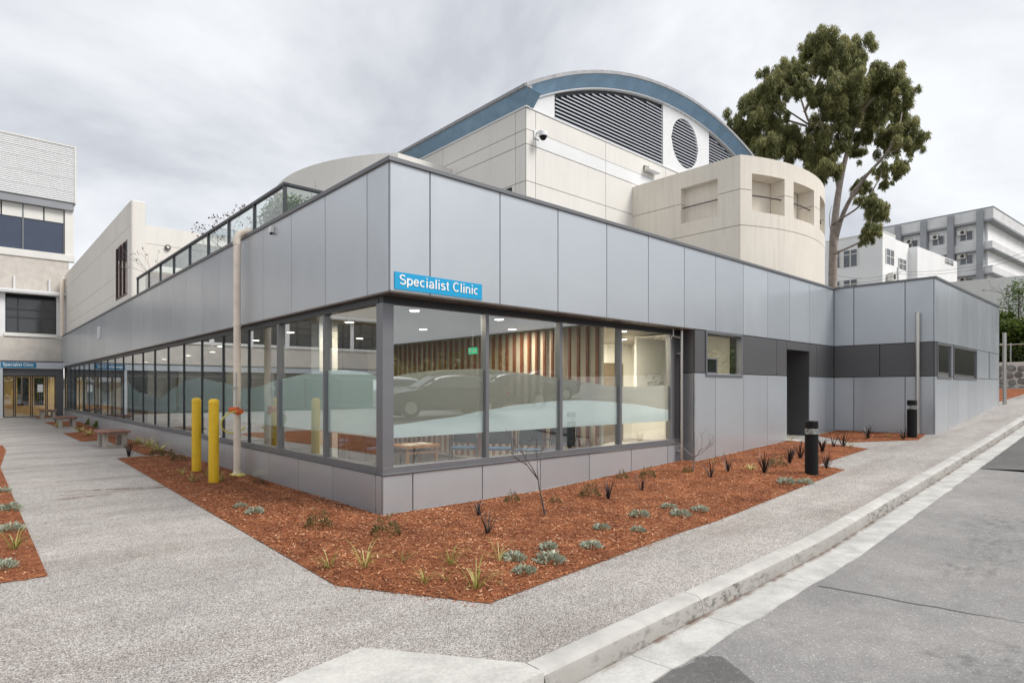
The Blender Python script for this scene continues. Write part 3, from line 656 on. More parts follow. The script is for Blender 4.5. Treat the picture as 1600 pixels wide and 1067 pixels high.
def sign(name, label, u0, u1, z0, z1, v, mat, tw):
    s = MB().box(u0, u1, v - .012, v - .001, z0, z1).build(name, mat); tag(s, label, 'sign')
    txt = 'Specialist Clinic'; k = tw / sum(GLY[c][0] + .035 for c in txt); h = z1 - z0; x = u0 + (u1 - u0 - tw) / 2
    for c in txt:
        if c != ' ': t = link('letter', glyph(c), s, loc=(x, v - .0155, z0 + h * .29)); t.scale = (k, h * .60, 1); t.rotation_euler = (math.pi / 2, 0, 0)
        x += (GLY[c][0] + .035) * k
sign('clinic_sign', 'bright blue sign reading Specialist Clinic on the silver corner fascia', .06, 1.445, 2.832, 3.045, 0, 'sign_blue', 1.26)

# ------------------------------------------------------------------ old block with vaulted roof and drums behind the clinic
KS = 15.5 / 14
def sc(u, v=None): return CAM[0] + (u - CAM[0]) * KS
def scv(v): return CAM[1] + (v - CAM[1]) * KS
def scz(z): return EYE + (z - EYE) * KS
bu, bv = sc(5.81), scv(3.69); Z0 = 4.27
zb = [Z0, scz(6.45), scz(7.31), scz(7.65), scz(8.15)]
blk = thing('plant_room_block', 'cream panelled block with blue edged vaulted roof and slatted louvres behind the clinic', 'building', (bu, bv, Z0))
UM = sc(12.3); HS = UM - bu + .10 * KS; RISE = scz(10.36) - scz(8.57); AR = (HS * HS + RISE * RISE) / (2 * RISE); ZPK = scz(10.36)
def arch(u, off=0.): d = u - UM; return ZPK - AR + math.sqrt(max(0., (AR - off) ** 2 - d * d))
u_end, v_end = 2 * UM - bu, bv + 17
bw = MB().box(bu + .03, u_end - .03, bv + .03, v_end, Z0, zb[4] - .02).build('wall', 'dark_core', blk)
RJ2 = [bu, onV(bv, 837, 300).x, onV(bv, 946.4, 300).x, onV(bv, 1040, 300).x, 16.5, 19, u_end]
RJ2 = sorted(x for x in RJ2 if x <= u_end)
for k, (z0, z1) in enumerate(zip(zb, zb[1:])):
    for a, c in zip(RJ2, RJ2[1:]):
        panel('v', bv - (.006 if k == 2 and a > bu + .05 else 0), a + (.001 if a == bu else 0), c, z0, z1, bw, 'white_paint' if k == 2 and a > bu + .05 else 'beige').location -= Vector((bu, bv, Z0))
    lj = [bv + .029, bv + .4, scv(6.99), scv(10), scv(13), v_end]
    for a, c in zip(lj, lj[1:]): panel('u', bu, a, c, z0, z1, bw, 'beige').location -= Vector((bu, bv, Z0))
MB().box(bu - .012, bu + .02, scv(4.18), scv(4.5), scz(6.2), scz(6.41)).build('vent', 'black', blk)
# tympanum panels under the arch
cols = [bu + .02, sc(6.8), sc(11.41), sc(14.03), sc(17.6), u_end - .02]
zt0 = zb[4]
CC = (sc(12.62), (scz(9.93) + scz(8.41)) / 2, (sc(13.44) - sc(11.95)) / 2)
core2 = MB()
xs = frange(bu + .05, u_end - .05, .25)
for a, c in zip(xs, xs[1:]): core2.hexa([(a, bv + .12, zt0 - .02), (c, bv + .12, zt0 - .02), (c, bv + .5, zt0 - .02), (a, bv + .5, zt0 - .02), (a, bv + .12, arch(a, .32)), (c, bv + .12, arch(c, .32)), (c, bv + .5, arch(c, .32)), (a, bv + .5, arch(a, .32))])
core2.build('tympanum', 'frame_dark', blk)
def archpanel(a, c, name='gable_panel', mat='white_paint', off=.33, hole=None):
    m = MB(); xs = frange(a + .006, c - .006, .12)
    for p, q in zip(xs, xs[1:]):
        spans = [(zt0 + .035, None)]
        if hole:
            def cut(x): d = x - hole[0]; return math.sqrt(max(0, hole[2] ** 2 - d * d))
            if cut(p) > 0 or cut(q) > 0:
                for lo, hi in (((zt0 + .035, zt0 + .035), (hole[1] - cut(p), hole[1] - cut(q))), ((hole[1] + cut(p), hole[1] + cut(q)), (arch(p, off), arch(q, off)))):
                    m.hexa([(p, bv + .03, lo[0]), (q, bv + .03, lo[1]), (q, bv + .1, lo[1]), (p, bv + .1, lo[0]), (p, bv + .03, hi[0]), (q, bv + .03, hi[1]), (q, bv + .1, hi[1]), (p, bv + .1, hi[0])])
                continue
        m.hexa([(p, bv + .03, zt0 + .035), (q, bv + .03, zt0 + .035), (q, bv + .1, zt0 + .035), (p, bv + .1, zt0 + .035), (p, bv + .03, arch(p, off)), (q, bv + .03, arch(q, off)), (q, bv + .1, arch(q, off)), (p, bv + .1, arch(p, off))])
    return m.build(name, mat, blk)
archpanel(cols[0], cols[1]); archpanel(cols[2], cols[3], hole=CC); archpanel(cols[4], cols[5])
MB().box(bu, u_end, bv - .02, bv + .12, zt0, zt0 + .034).build('ledge', 'white_paint', blk)
def louvre_rows(a, c, test, step=.104):
    z = zt0 + .06
    while z < ZPK:
        xs = [x for x in frange(a + .03, c - .03, .02) if test(x, z + .07)]
        if len(xs) > 4:
            p, q = xs[0], xs[-1]
            MB().hexa([(p, bv + .035, z), (q, bv + .035, z), (q, bv + .105, z + .055), (p, bv + .105, z + .055), (p, bv + .035, z + .040), (q, bv + .035, z + .040), (q, bv + .105, z + .090), (p, bv + .105, z + .090)]).build('louvre_blade', 'louvre', blk)
        z += step
louvre_rows(cols[1], cols[2], lambda x, z: z < arch(x, .42)); louvre_rows(cols[3], cols[4], lambda x, z: z < arch(x, .42))
louvre_rows(CC[0] - CC[2], CC[0] + CC[2], lambda x, z: (x - CC[0]) ** 2 + (z - .03 - CC[1]) ** 2 < (CC[2] - .01) ** 2)
# vault: grey roof skin, blue arched fascia, white inner trim, sloping blue eave
def archband(name, mat, o0, o1, v0, v1, ends=(bu - .3, 2 * UM - bu + .3)):
    m = MB(); xs = frange(ends[0], ends[1], .25)
    for p, q in zip(xs, xs[1:]):
        m.hexa([(p, v0, arch(p, o1)), (q, v0, arch(q, o1)), (q, v1, arch(q, o1)), (p, v1, arch(p, o1)), (p, v0, arch(p, o0)), (q, v0, arch(q, o0)), (q, v1, arch(q, o0)), (p, v1, arch(p, o0))])
    return m.build(name, mat, blk)
rf = archband('roof', 'roof_grey', -.05, .04, bv - .34, v_end + .3)

_m = MB(); _xs = frange(bu - .28, 2 * UM - bu + .28, .25)
for _p, _q in zip(_xs, _xs[1:]):
    _b = lambda x: max(x, bu - .02)
    _m.hexa([(_b(_p), bv - .02, arch(max(_p, bu), .31)), (_b(_q), bv - .02, arch(max(_q, bu), .31)), (_b(_q), bv + .2, arch(max(_q, bu), .31)), (_b(_p), bv + .2, arch(max(_p, bu), .31)), (_p, bv - .30, arch(_p, .042)), (_q, bv - .30, arch(_q, .042)), (_q, bv + .2, arch(_q, .042)), (_p, bv + .2, arch(_p, .042))])
_m.build('arched_fascia', 'blue_paint', blk)
archband('arch_trim', 'white_paint', .312, .345, bv - .03, bv + .2, (bu + .03, 2 * UM - bu - .03))
e0 = arch(bu - .28, .042) + .03
MB().hexa([(bu - .02, bv - .018, zb[4] + .046), (bu + .25, bv - .018, zb[4] + .046), (bu + .25, v_end, zb[4] + .046), (bu - .02, v_end, zb[4] + .046), (bu - .282, bv - .298, e0 - .03), (bu + .25, bv - .298, e0 - .03), (bu + .25, v_end, e0 - .03), (bu - .282, v_end, e0 - .03)]).build('eave', 'blue_paint', blk)
MB().box(bu - .34, bu - .1, bv - .33, v_end, e0 - .028, e0 + .05).build('roof_edge', 'roof_grey', blk)
MB().box(bu - .03, bu + .1, bv - .03, v_end, zb[4] + .0, zb[4] + .045).build('trim', 'white_paint', blk)

# right drum: straight flank, curved front with deep square recesses
drum = thing('stair_drum', 'cream concrete drum with square recesses in front of the louvred vault', 'building', (sc(12.4), scv(5.1), Z0))
dc, dr_ = (sc(12.4), scv(5.1)), 5.2 * KS; dz = [Z0 - .1, scz(5.53), scz(6.39), scz(7.22)]; du = sc(9.89); oz0, oz1 = scz(5.88), scz(6.79)
def hit(x, r):                                         # where the view direction of a photo column meets the drum
    a = ray(x, 0); ox, oy = CAM[0] - dc[0], CAM[1] - dc[1]; A = a[0] ** 2 + a[1] ** 2; B = ox * a[0] + oy * a[1]; C_ = ox * ox + oy * oy - r * r
    t = (-B - math.sqrt(max(0, B * B - A * C_))) / A; return math.atan2(oy + t * a[1], ox + t * a[0])
t0 = math.atan2(-math.sqrt(dr_ ** 2 - (du - dc[0]) ** 2), du - dc[0]); t1 = math.pi - t0 - 2 * math.pi * (1 if math.pi - t0 > math.pi else 0)
ops = [(hit(1175, dr_), hit(1226, dr_)), (hit(1240, dr_), hit(1272, dr_)), (hit(1281, dr_), hit(1296.5, dr_))]
dth = ops[0][1] - ops[0][0]
def drum_wall(ctr, R, ta, tb, zs, openings, parent, mat, thick=.45):
    th = sorted(set([ta, tb] + [x for o in openings for x in o] + [x for x in frange(ta, tb, .06)]))
    keep = [th[0]]
    for x in th[1:]:
        if x - keep[-1] > .004 or any(abs(x - y) < 1e-9 for o in openings for y in o): keep.append(x)
    for z0, z1 in zip(zs, zs[1:]):
        m = MB(); zz = sorted(set([z0 + .008, z1 - .008] + [z for z in (oz0, oz1) if z0 < z < z1]))
        for p, q in zip(keep, keep[1:]):
            for a, c in zip(zz, zz[1:]):
                mid = (p + q) / 2
                if any(o[0] < mid < o[1] for o in openings) and oz0 - .01 < (a + c) / 2 < oz1 + .01: continue
                P = lambda t, r, z: (ctr[0] + r * math.cos(t), ctr[1] + r * math.sin(t), z)
                m.hexa([P(p, R, a), P(q, R, a), P(q, R - thick, a), P(p, R - thick, a), P(p, R, c), P(q, R, c), P(q, R - thick, c), P(p, R - thick, c)])
        m.build('wall_band', mat, parent)
drum_wall(dc, dr_, t0 + .001, t1, dz, ops, drum, 'beige_drum')
m = MB()
for p, q in zip(frange(t0, t1, .06), frange(t0, t1, .06)[1:]):
    P = lambda t, r, z: (dc[0] + r * math.cos(t), dc[1] + r * math.sin(t), z); r0, r1 = dr_ - .46, dr_ - .6
    m.hexa([P(p, r0, dz[0]), P(q, r0, dz[0]), P(q, r1, dz[0]), P(p, r1, dz[0]), P(p, r0, dz[3] - .3), P(q, r0, dz[3] - .3), P(q, r1, dz[3] - .3), P(p, r1, dz[3] - .3)])
m.build('inner_wall', 'beige_drum', drum)
fv0 = dc[1] + dr_ * math.sin(t0); oa, ob = scv(1.13), scv(2.16)
for z0, z1 in zip(dz, dz[1:]):
    m = MB(); zz = sorted([z0 + .008, z1 - .008] + [z for z in (oz0, oz1) if z0 < z < z1])
    for a, c in zip(zz, zz[1:]):
        if oz0 - .01 < (a + c) / 2 < oz1 + .01: m.box(du, du + .4, fv0 + .0, oa, a, c).box(du, du + .4, ob, bv + .02, a, c)
        else: m.box(du, du + .4, fv0 + .0, bv + .02, a, c)
    m.build('wall_band', 'beige_drum', drum)
MB().box(du + .22, du + .5, fv0 + .1, bv - .01, dz[0], dz[3] - .2).build('inner_wall', 'beige_drum', drum)
MB().prism([(du + .2, fv0 + .3), (du + .2, bv), (2 * dc[0] - du, bv)] + [(dc[0] + (dr_ - .3) * math.cos(t), dc[1] + (dr_ - .3) * math.sin(t)) for t in frange(t1, t0, .1)], dz[3] - .3, dz[3] - .2).build('roof', 'roof_flat', drum)
zr = scz(6.30)
for o in ops: MB().tube([(dc[0] + (dr_ - .12) * math.cos(t), dc[1] + (dr_ - .12) * math.sin(t), zr) for t in frange(o[0], o[1], .05)], .018, 6).build('rail', 'bark_dark', drum)
MB().tube([(du + .1, oa, zr), (du + .1, ob, zr)], .018, 6).build('rail', 'bark_dark', drum)
# twin drum on the terrace side
td = thing('terrace_drum', 'curved cream wall rising behind the glass balustrade and terrace shrub', 'building', (9.2, 11.8, Z0))
tc_, tr_ = (9.25, 11.9), 5.76; ta = math.pi + .745
tz = [z + .32 for z in dz]; tz[0] = Z0; drum_wall(tc_, tr_, 2.2, ta, tz, [], td, 'beige')
m0 = (tc_[0] + tr_ * math.cos(ta), tc_[1] + tr_ * math.sin(ta)); MB().box(m0[0], bu - .01, m0[1], m0[1] + .4, Z0, tz[3] - .01).build('flank_wall', 'beige', td)

# fittings on the block
def dome_camera(p, label):
    o = thing('security_camera', label, 'camera', p)
    MB().box(p.x - .10, p.x + .10, p.y - .02, p.y + .0, p.z - .1, p.z + .12).build('bracket', 'white_paint', o, bevel=.01)
    MB().tube([p + Vector((0, -.02, .06)), p + Vector((0, -.22, .06)), p + Vector((0, -.25, .02))], .03, 8).build('arm', 'white_paint', o, True)
    MB().lathe(p + Vector((0, -.25, -.10)), [(.02, .13), (.11, .11), (.125, .05), (.125, 0), (.1, 0)][::-1], 18).build('housing', 'white_paint', o, True)
    MB().lathe(p + Vector((0, -.25, -.20)), [(.01, 0), (.05, .01), (.085, .05), (.095, .098)], 18).build('dome', 'black', o, True)
dome_camera(onV(bv - .01, 838, 212), 'white dome security camera on the corner of the cream block')
p = onV(bv, 1014, 268)
o = thing('wall_floodlight', 'white box floodlight on the cream block beside the drum', 'light', p); MB().box(p.x - .32, p.x + .32, p.y - .22, p.y - .05, p.z - .06, p.z + .06).build('housing', 'offwhite', o, bevel=.02)
MB().box(p.x - .3, p.x + .3, p.y - .06, p.y, p.z + .02, p.z + .1).build('bracket', 'bark_dark', o); MB().box(p.x - .28, p.x + .28, p.y - .20, p.y - .07, p.z - .072, p.z - .061).build('lens', 'lamp_clear', o)

# ------------------------------------------------------------------ terrace wing (cream wall with rounded end) on the path side
tw = thing('terrace_wing', 'long cream concrete upper wing with rounded end wall beside the terrace', 'building', (.15, 16.3, ZT))
v0 = 16.33; WT = 7.75
wl = MB().box(.21, .5, v0 + .2, VEND, ZT - .15, WT - .02).build('wall', 'dark_core', tw)
za = [ZT - .14, 5.0, 5.62, 6.95, WT]
wv0, wv1, wz0, wz1 = 16.96, 19.02, 4.75, 6.58
for z0, z1 in zip(za, za[1:]):
    for a, c in ((v0 + .21, wv0), (wv0, wv1), (wv1, 23.5), (23.5, 28.5), (28.5, VEND)):
        if a == wv0:
            for p, q in ((z0, min(z1, wz0)), (max(z0, wz1), z1)):
                if q - p > .05: MB().box(.15, .21, a, c, p + .006, q - .006).build('panel', 'beige', wl)
            continue
        MB().box(.15, .21, a + .006, c - .006, z0 + .006, z1 - .006).build('panel', 'beige', wl)
MB().prism([(.15, v0 + .2), (.15, v0 + .05), (.18, v0 + .012), (.23, v0), (.49, v0), (.55, v0 + .03), (.57, v0 + .08), (.57, v0 + 3.2), (.50, v0 + 3.2), (.50, v0 + .2)], ZT - .15, WT + .005).build('rounded_end', 'beige', tw, bevel=.03)
wn = MB().box(.18, .2, wv0, wv1, wz0, wz1).build('window', 'dark_glass', tw)
for a in (wv0, wv0 + .68, wv0 + 1.34, wv1 - .08): MB().box(.145, .185, a, a + .08, wz0, wz1).build('mullion', 'brown_frame', wn)
MB().box(.147, .187, wv0, wv1, wz0, wz0 + .07).build('sill', 'brown_frame', wn)
for z0, z1 in ((ZT - .2, 5.9), (5.9, 7.05), (7.05, WT)):
    for a, c in ((.58, 3.6), (3.6, 7)): MB().box(a + .005, c - .005, v0 + 3.1, v0 + 3.3, z0 + .006, z1 - .006).build('panel', 'beige', tw)
g = MB().box(.62, 3.0, v0 + 3.08, v0 + 3.099, 4.6, 5.85).build('terrace_door', 'navy_glass', tw); MB().box(.6, 3.02, v0 + 3.04, v0 + 3.1, 5.85, 5.97).box(1.2, 1.26, v0 + 3.05, v0 + 3.08, 4.6, 5.85).box(2.1, 2.16, v0 + 3.05, v0 + 3.08, 4.6, 5.85).build('door_frame', 'brown_frame', g)
p = onV(v0 + 3.08, 262, 387); o = thing('bulkhead_light', 'dark oval bulkhead light high on the cream terrace wall', 'light', p)
MB().tube([p + Vector((0, .02, 0)), p + Vector((0, -.06, 0))], .10, 16).build('housing', 'bark_dark', o, True); MB().tube([p + Vector((0, -.06, 0)), p + Vector((0, -.1, 0))], [.06, .04], 16).build('lens', 'lamp_clear', o, True)

# glass balustrade along the parapet
bal = thing('balustrade', 'glass balustrade with dark metal handrail along the terrace parapet', 'railing', (.1, 3.5, ZT))
PV = [3.52, 4.93, 6.38, 7.76, 9.23, 10.7, 12.12, 13.51, 15.05]
for i, v in enumerate(PV): MB().box(.075, .125, v - .03, v + .03, ZT - .02, 5.0).build('post', 'frame_dark', bal)
MB().box(.065, .135, 3.47, 15.1, 4.98, 5.04).build('handrail', 'frame_dark', bal, bevel=.01); MB().box(.135, 6.7, 3.475, 3.545, 4.98, 5.04).build('handrail', 'frame_dark', bal, bevel=.01)
for a, c in zip(PV, PV[1:]): pane('u', .096, a + .04, c - .04, ZT + .06, 4.98, bal, 'rail_glass', name='glass_panel')
for i in range(4):
    a = .14 + 1.6 * i; pane('v', 3.506, a, a + 1.52, ZT + .06, 4.98, bal, 'rail_glass', name='glass_panel'); MB().box(a + 1.53, a + 1.58, 3.48, 3.54, ZT - .12, 4.98).build('post', 'frame_dark', bal)

# ------------------------------------------------------------------ end building across the path
VE = 33.6
eb = thing('end_building', 'tall old hospital block with white ribbed top storey and dark window bands', 'building', (-2, VE, 0))
UL = -20.
def eq(x, y): return onV(VE, x, y)
MB().box(UL, .1, VE + .3, VE + 12, 2.67, 11.2).box(UL, .1, VE + 3.2, VE + 12, 0, 2.67).build('core', 'dark_core', eb)
MB().box(UL, .3, VE, VE + .28, 3.02, 4.30).build('wall', 'pebble_wall', eb)
MB().box(UL, .3, VE + .01, VE + .28, 6.7, 8.45).build('wall', 'pebble_wall', eb); MB().box(UL, .55, VE - .05, VE + .28, 8.45, 8.82).build('ledge', 'offwhite', eb, bevel=.02)
MB().box(UL, .3, VE - .35, VE + .28, 6.52, 6.66).build('canopy_slab', 'slab_grey', eb, bevel=.01); MB().box(UL, .3, VE - .37, VE - .34, 6.6, 6.72).build('gutter', 'white_paint', eb)
k = 0; u = .0
while u > UL + 2.6:
    a0, a1 = u - 2.33, u - .24
    w = MB().box(a0, a1, VE + .12, VE + .14, 4.5, 6.32).build('window', 'dark_glass', eb)
    m = MB()
    for q in (0, .48, 1.48, 2.03): m.box(a0 + q, a0 + q + .06, VE + .07, VE + .12, 4.5, 6.32)
    for z in (4.5, 5.28, 5.7, 6.26): m.box(a0, a1, VE + .075, VE + .118, z, z + .06)
    m.build('frame', 'frame_dark', w); MB().box(a0 - .05, a1 + .05, VE - .06, VE + .1, 4.32, 4.5).build('sill', 'offwhite', w)
    MB().box(a1, u + (.3 if k == 0 else 0), VE, VE + .28, 4.30, 6.52).box(a0 - .03, a0, VE, VE + .28, 4.30, 6.52).build('pier', 'white_paint', eb)
    u -= 2.36; k += 1
# upper window band and ribbed box
bw2 = MB().box(UL, .25, VE + .16, VE + .2, 8.82, 10.5).build('window_band', 'navy_glass', eb)
for i in range(12): a = .1 - 1.72 * i; MB().box(a - .03, a + .03, VE + .08, VE + .16, 8.82, 11.2).build('mullion', 'frame_grey', bw2)
for i in range(16): a = .1 - .86 * (i + 1); MB().box(a + .03, a + .83, VE + .1, VE + .25, 10.5, 11.18).build('spandrel_panel', 'offwhite', eb)
MB().box(.13, .5, VE, VE + 8, 8.82, 11.2).build('end_pier', 'offwhite', eb); MB().box(UL, .5, VE - .15, VE + 8, 11.2, 11.58).build('soffit_band', 'pilaster', eb)
m = MB(); zz = []; z = 11.62
while z < 14.6: zz += [(z, 0), (z + .045, 0), (z + .06, .035), (z + .085, .035)]; z += .1
prof = [(VE - .22 + d, zq) for zq, d in zz]
m.v = [(UL, y, z) for y, z in prof] + [(.52, y, z) for y, z in prof]; k = len(prof); m.f = [(i, i + 1, k + i + 1, k + i) for i in range(k - 1)]
m.build('ribbed_cladding', 'white_paint', eb, recalc=False)
MB().box(UL, .54, VE - .17, VE + 8, 11.6, 14.58).build('top_storey', 'white_paint', eb); MB().box(.52, .59, VE - .25, VE + 8, 11.58, 14.64).box(UL, .52, VE - .25, VE - .16, 14.57, 14.64).build('corner_trim', 'offwhite', eb)
for z in (12.2, 12.85, 13.6, 14.1): MB().box(UL, .52, VE - .225, VE - .215, z, z + .015).build('joint_strip', 'slab_grey', eb)
# entrance under the canopy band
MB().box(UL, .0, VE - .5, VE + .28, 2.66, 3.0).build('canopy_band', 'silver_panel', eb); MB().box(UL, .02, VE - .52, VE + .28, 3.0, 3.05).build('canopy_flashing', 'frame_dark', eb)
MB().box(UL, .03, VE - .3, VE + .1, 2.3, 2.65).build('transom', 'dark_panel', eb)
MB().box(-2.62, -2.44, VE - .48, VE - .2, .1, 2.65).build('column', 'silver_panel', eb); MB().box(-.28, .04, VE - .3, VE, .1, 2.3).build('jamb', 'dark_panel', eb)
MB().box(UL, .0, VE + 3, VE + 3.1, .1, 2.65).build('lobby_wall', 'amber', eb); MB().box(-4, 0, VE, VE + 3, .1, .16).build('lobby_floor', 'carpet', eb)
for i, (a, c) in enumerate(((-2.42, -1.98), (-1.96, -1.3), (-1.28, -.68), (-.66, -.30))):
    f = wframe('v', VE - .2, a, c, .16, 2.3, eb, .045, .06, 'frame_dark', 'door_frame' if i in (1, 2) else 'side_light'); pane('v', VE - .18, a + .045, c - .045, .2, 2.26, f)
    if i in (1, 2): MB().box(a + .1, c - .1, VE - .13, VE - .12, .75, 2.2).build('dark_screen', 'black', f)
MB().box(-1.05, -.82, VE - .202, VE - .195, 1.45, 1.85).build('notice', 'paper', eb)
for a in range(6): MB().box(-5.2 - 2.6 * a, -2.72 - 2.6 * a, VE - .1, VE - .08, .3, 2.3).build('ground_window', 'dark_glass', eb)
MB().tube([(-.05, VE - .45, 4.4), (-.05, VE - .45, 7.35), (.0, VE - .45, 7.45), (.35, VE - .45, 7.48)], .09, 10).build('downpipe', 'cream_pipe', eb, True)
for x in (22, 77): q = eq(x, 455); MB().tube([(q.x, VE - .05, 6.7), (q.x, VE - .05, 7.4)], .045, 6).build('vent_pipe', 'white_paint', eb)
sign('clinic_sign', 'deep blue sign reading Specialist Clinic above the far entrance doors', -2.52, -1.12, 2.69, 2.97, VE - .5, 'sign_blue_deep', 1.24)
q = eq(34, 430)

# ------------------------------------------------------------------ fittings along the clinic
pp = thing('gas_riser', 'tall cream riser pipe with orange valve bent over the parapet', 'pipe', (-.14, 5.2, 0))
b5 = onU(-.14, 370.5, 700).y
MB().tube([(-.14, b5, -.02), (-.14, b5, 4.34)] + [(-.14 + .19 * (1 - math.cos(t)) , b5 - .12 * (1 - math.cos(t)), 4.34 + .17 * math.sin(t)) for t in frange(.2, 1.57, .2)] + [(.30, b5 - .2, 4.51)], .062, 14).build('riser', 'cream_pipe', pp, True)
for z in (.02, 2.75, 4.25): MB().tube([(-.14, b5, z), (-.14, b5, z + .07)], .072, 14).build('collar', 'cream_pipe', pp, True)
MB().tube([(-.14, b5, .0), (-.14, b5, .05)], [.17, .12], 12).build('base_flange', 'hose', pp, True)
MB().tube([(-.27, b5, 1.22), (-.14, b5 - .09, 1.22)], .055, 10).tube([(-.15, b5 - .06, 1.17), (-.13, b5 - .20, 1.2)], .045, 10).build('valve', 'orange', pp, True)
MB().tube([(-.2, b5 - .1, 1.3), (-.2, b5 - .1, 1.9)], .018, 6).tube([(-.2, b5 - .14, 1.62), (-.2, b5 - .02, 1.62)], .03, 8).build('regulator', 'steel', pp, True)
hz = [(-.22 - .14 * math.sin(t) * 1.6, b5 - .1 - .1 * math.cos(t), 1.0 + .2 * math.cos(t)) for t in frange(0, 4.2, .3)]
MB().tube(hz, .014, 6).build('hose', 'hose', pp, True)
def post(name, label, x, y, ztop, r, mat, cat, group):
    p = onG(x, y); o = thing(name, label, cat, p, group); return p, o
for (x, y, lab) in ((307, 740, 'yellow steel bollard in the mulch, farther of the pair by the riser pipe'), (334, 757, 'yellow steel bollard in the mulch, nearer of the pair by the riser pipe')):
    p, o = post('yellow_bollard', lab, x, y, 1.4, .07, 'yellow', 'bollard', 'yellow bollards by the riser pipe'); z = p.z
    MB().lathe(p, [(.082, -.05), (.08, 1.36)], 20).build('post', 'yellow', o, True); MB().lathe(p, [(.083, 1.362), (.083, 1.395), (.06, 1.43), (.02, 1.44)], 20).build('cap', 'yellow', o, True)
for (x, y, lab) in ((1268, 743, 'black bollard light at the edge of the mulch by the footpath'), (1425, 684, 'black bollard light half hidden behind the steel post on the wing')):
    p, o = post('bollard_light', lab, x, y, 1, .1, 'black', 'bollard light', 'black bollard lights'); r = .105
    MB().lathe(p, [(r, -.05), (r, .70)], 24).build('post', 'black', o, True)
    MB().lathe(p, [(r * .96, .702), (r * .96, .795)], 24).build('lens', 'glass', o, True); MB().lathe(p, [(.09, .703), (.025, .745), (.09, .79)], 16).build('reflector', 'steel', o, True)
    MB().lathe(p, [(r, .797), (r, .91), (r * .9, .92)], 24).build('cap', 'black', o, True)
def downpipe(label, path, r, clips):
    p = path[0]; o = thing('downpipe', label, 'pipe', p); MB().tube(path, r, 12).build('pipe', 'steel', o, True)
    for c in clips: MB().box(*c).build('bracket', 'steel', o)
x7 = onV(RA - .1, 1065, 600).x
downpipe('thin steel downpipe at the end of the street glazing', [(x7, RA - .1, .0), (x7, RA - .1, ZS - .02)], .032, [(x7 - .05, x7 + .05, RA - .11, RA - .005, .35, .38), (x7 - .05, x7 + .05, RA - .11, RA - .005, 2.3, 2.33)])
v8 = onU(UIN - .12, 1433.5, 600).y; downpipe('steel post standing against the wing beside a bollard light', [(UIN - .12, v8, .30), (UIN - .12, v8, 3.56)], .05, [(UIN - .12, UIN - .005, v8 - .02, v8 + .02, 3.2, 3.25), (UIN - .12, UIN - .005, v8 - .02, v8 + .02, 1.2, 1.25)])
u9 = 22.75; downpipe('steel post at the far end of the wing by the footpath', [(u9, VW - .1, 1.02), (u9, VW - .1, 3.55)], .06, [(u9 - .35, u9, VW - .09, VW - .02, 3.1, 3.16)])
p = onU(-.004, 427, 359); o = thing('wall_sensor', 'small white sensor box high on the path side fascia', 'sensor', p); MB().box(-.07, 0, p.y - .05, p.y + .05, p.z - .06, p.z + .05).build('housing', 'white_paint', o, bevel=.01); MB().box(-.055, -.02, p.y - .03, p.y + .03, p.z - .085, p.z - .061).build('lens', 'black', o)
p = onU(-.004, 157, 520); o = thing('wall_light', 'small white wall light at the far end of the path side fascia', 'light', p); MB().box(-.1, 0, p.y - .09, p.y + .09, p.z - .22, p.z + .22).build('housing', 'white_paint', o, bevel=.02); MB().box(-.12, -.1, p.y - .06, p.y + .06, p.z - .15, p.z + .15).build('lens', 'lamp_clear', o)
p = onV(RA - .12, 1052, 525); o = thing('wall_bracket', 'small steel bracket under the soffit by the thin downpipe', 'bracket', p); MB().tube([p + Vector((0, 0, .2)), p, p + Vector((.18, -.05, -.03))], .012, 6).build('arm', 'steel', o); MB().tube([p + Vector((-.06, 0, 0)), p + Vector((-.1, 0, -.06))], .02, 6).build('head', 'steel', o)

# benches: timber slats on concrete legs
def bench(v, label):
    u0, u1, L = -1.16, -.46, 1.15; z = G(-1, v); o = thing('bench', label, 'bench', (-.8, v, z), 'benches along the path')
    for i in range(6): a = u0 + i * .118; MB().box(a, a + .105, v, v + L, z + .41, z + .46).build('seat_slat', 'bench_timber', o, bevel=.006)
    for a in (u0 + .07, u1 - .19):
        for b_ in (v + .12, v + L - .24): MB().box(a, a + .12, b_, b_ + .12, z - .02, z + .36).build('leg', 'leg_conc', o, bevel=.008)
    MB().box(u0 + .05, u1 - .05, v + .1, v + .22, z + .36, z + .41).build('bearer', 'leg_conc', o); MB().box(u0 + .05, u1 - .05, v + L - .22, v + L - .1, z + .36, z + .41).build('bearer', 'leg_conc', o)
    MB().box(u0 + .19, u1 - .19, v + .14, v + .22, z - .02, z + .07).build('foot_beam', 'leg_conc', o)
bench(12.85, 'timber slat bench on concrete legs, nearest of the three along the path'); bench(23.2, 'timber slat bench on concrete legs, middle of the three along the path'); bench(30.6, 'timber slat bench on concrete legs, farthest of the three by the entrance')

# ------------------------------------------------------------------ waiting room furniture and lights
def make_chair():
    o = thing('waiting_chair', '', 'chair', (0, 0, 0), 'blue waiting room chairs'); s = MB(); 
    MB().hexa([(-.24, -.24, .42), (.24, -.24, .42), (.24, .22, .40), (-.24, .22, .40), (-.23, -.25, .47), (.23, -.25, .47), (.23, .22, .45), (-.23, .22, .45)]).build('seat', 'seat_blue', o, bevel=.02)
    MB().hexa([(-.23, .20, .50), (.23, .20, .50), (.23, .23, .50), (-.23, .23, .50), (-.22, .29, .88), (.22, .29, .88), (.22, .32, .88), (-.22, .32, .88)]).build('backrest', 'chair_dark', o, bevel=.015)
    for x in (-.25, .25):
        MB().tube([(x, -.23, 0), (x, -.23, .62), (x, .22, .62)], .014, 6).build('leg', 'chair_dark', o); MB().tube([(x, .24, 0), (x, .22, .45), (x, .30, .85)], .014, 6).build('leg', 'chair_dark', o)
    return o
ch0 = make_chair(); first = True
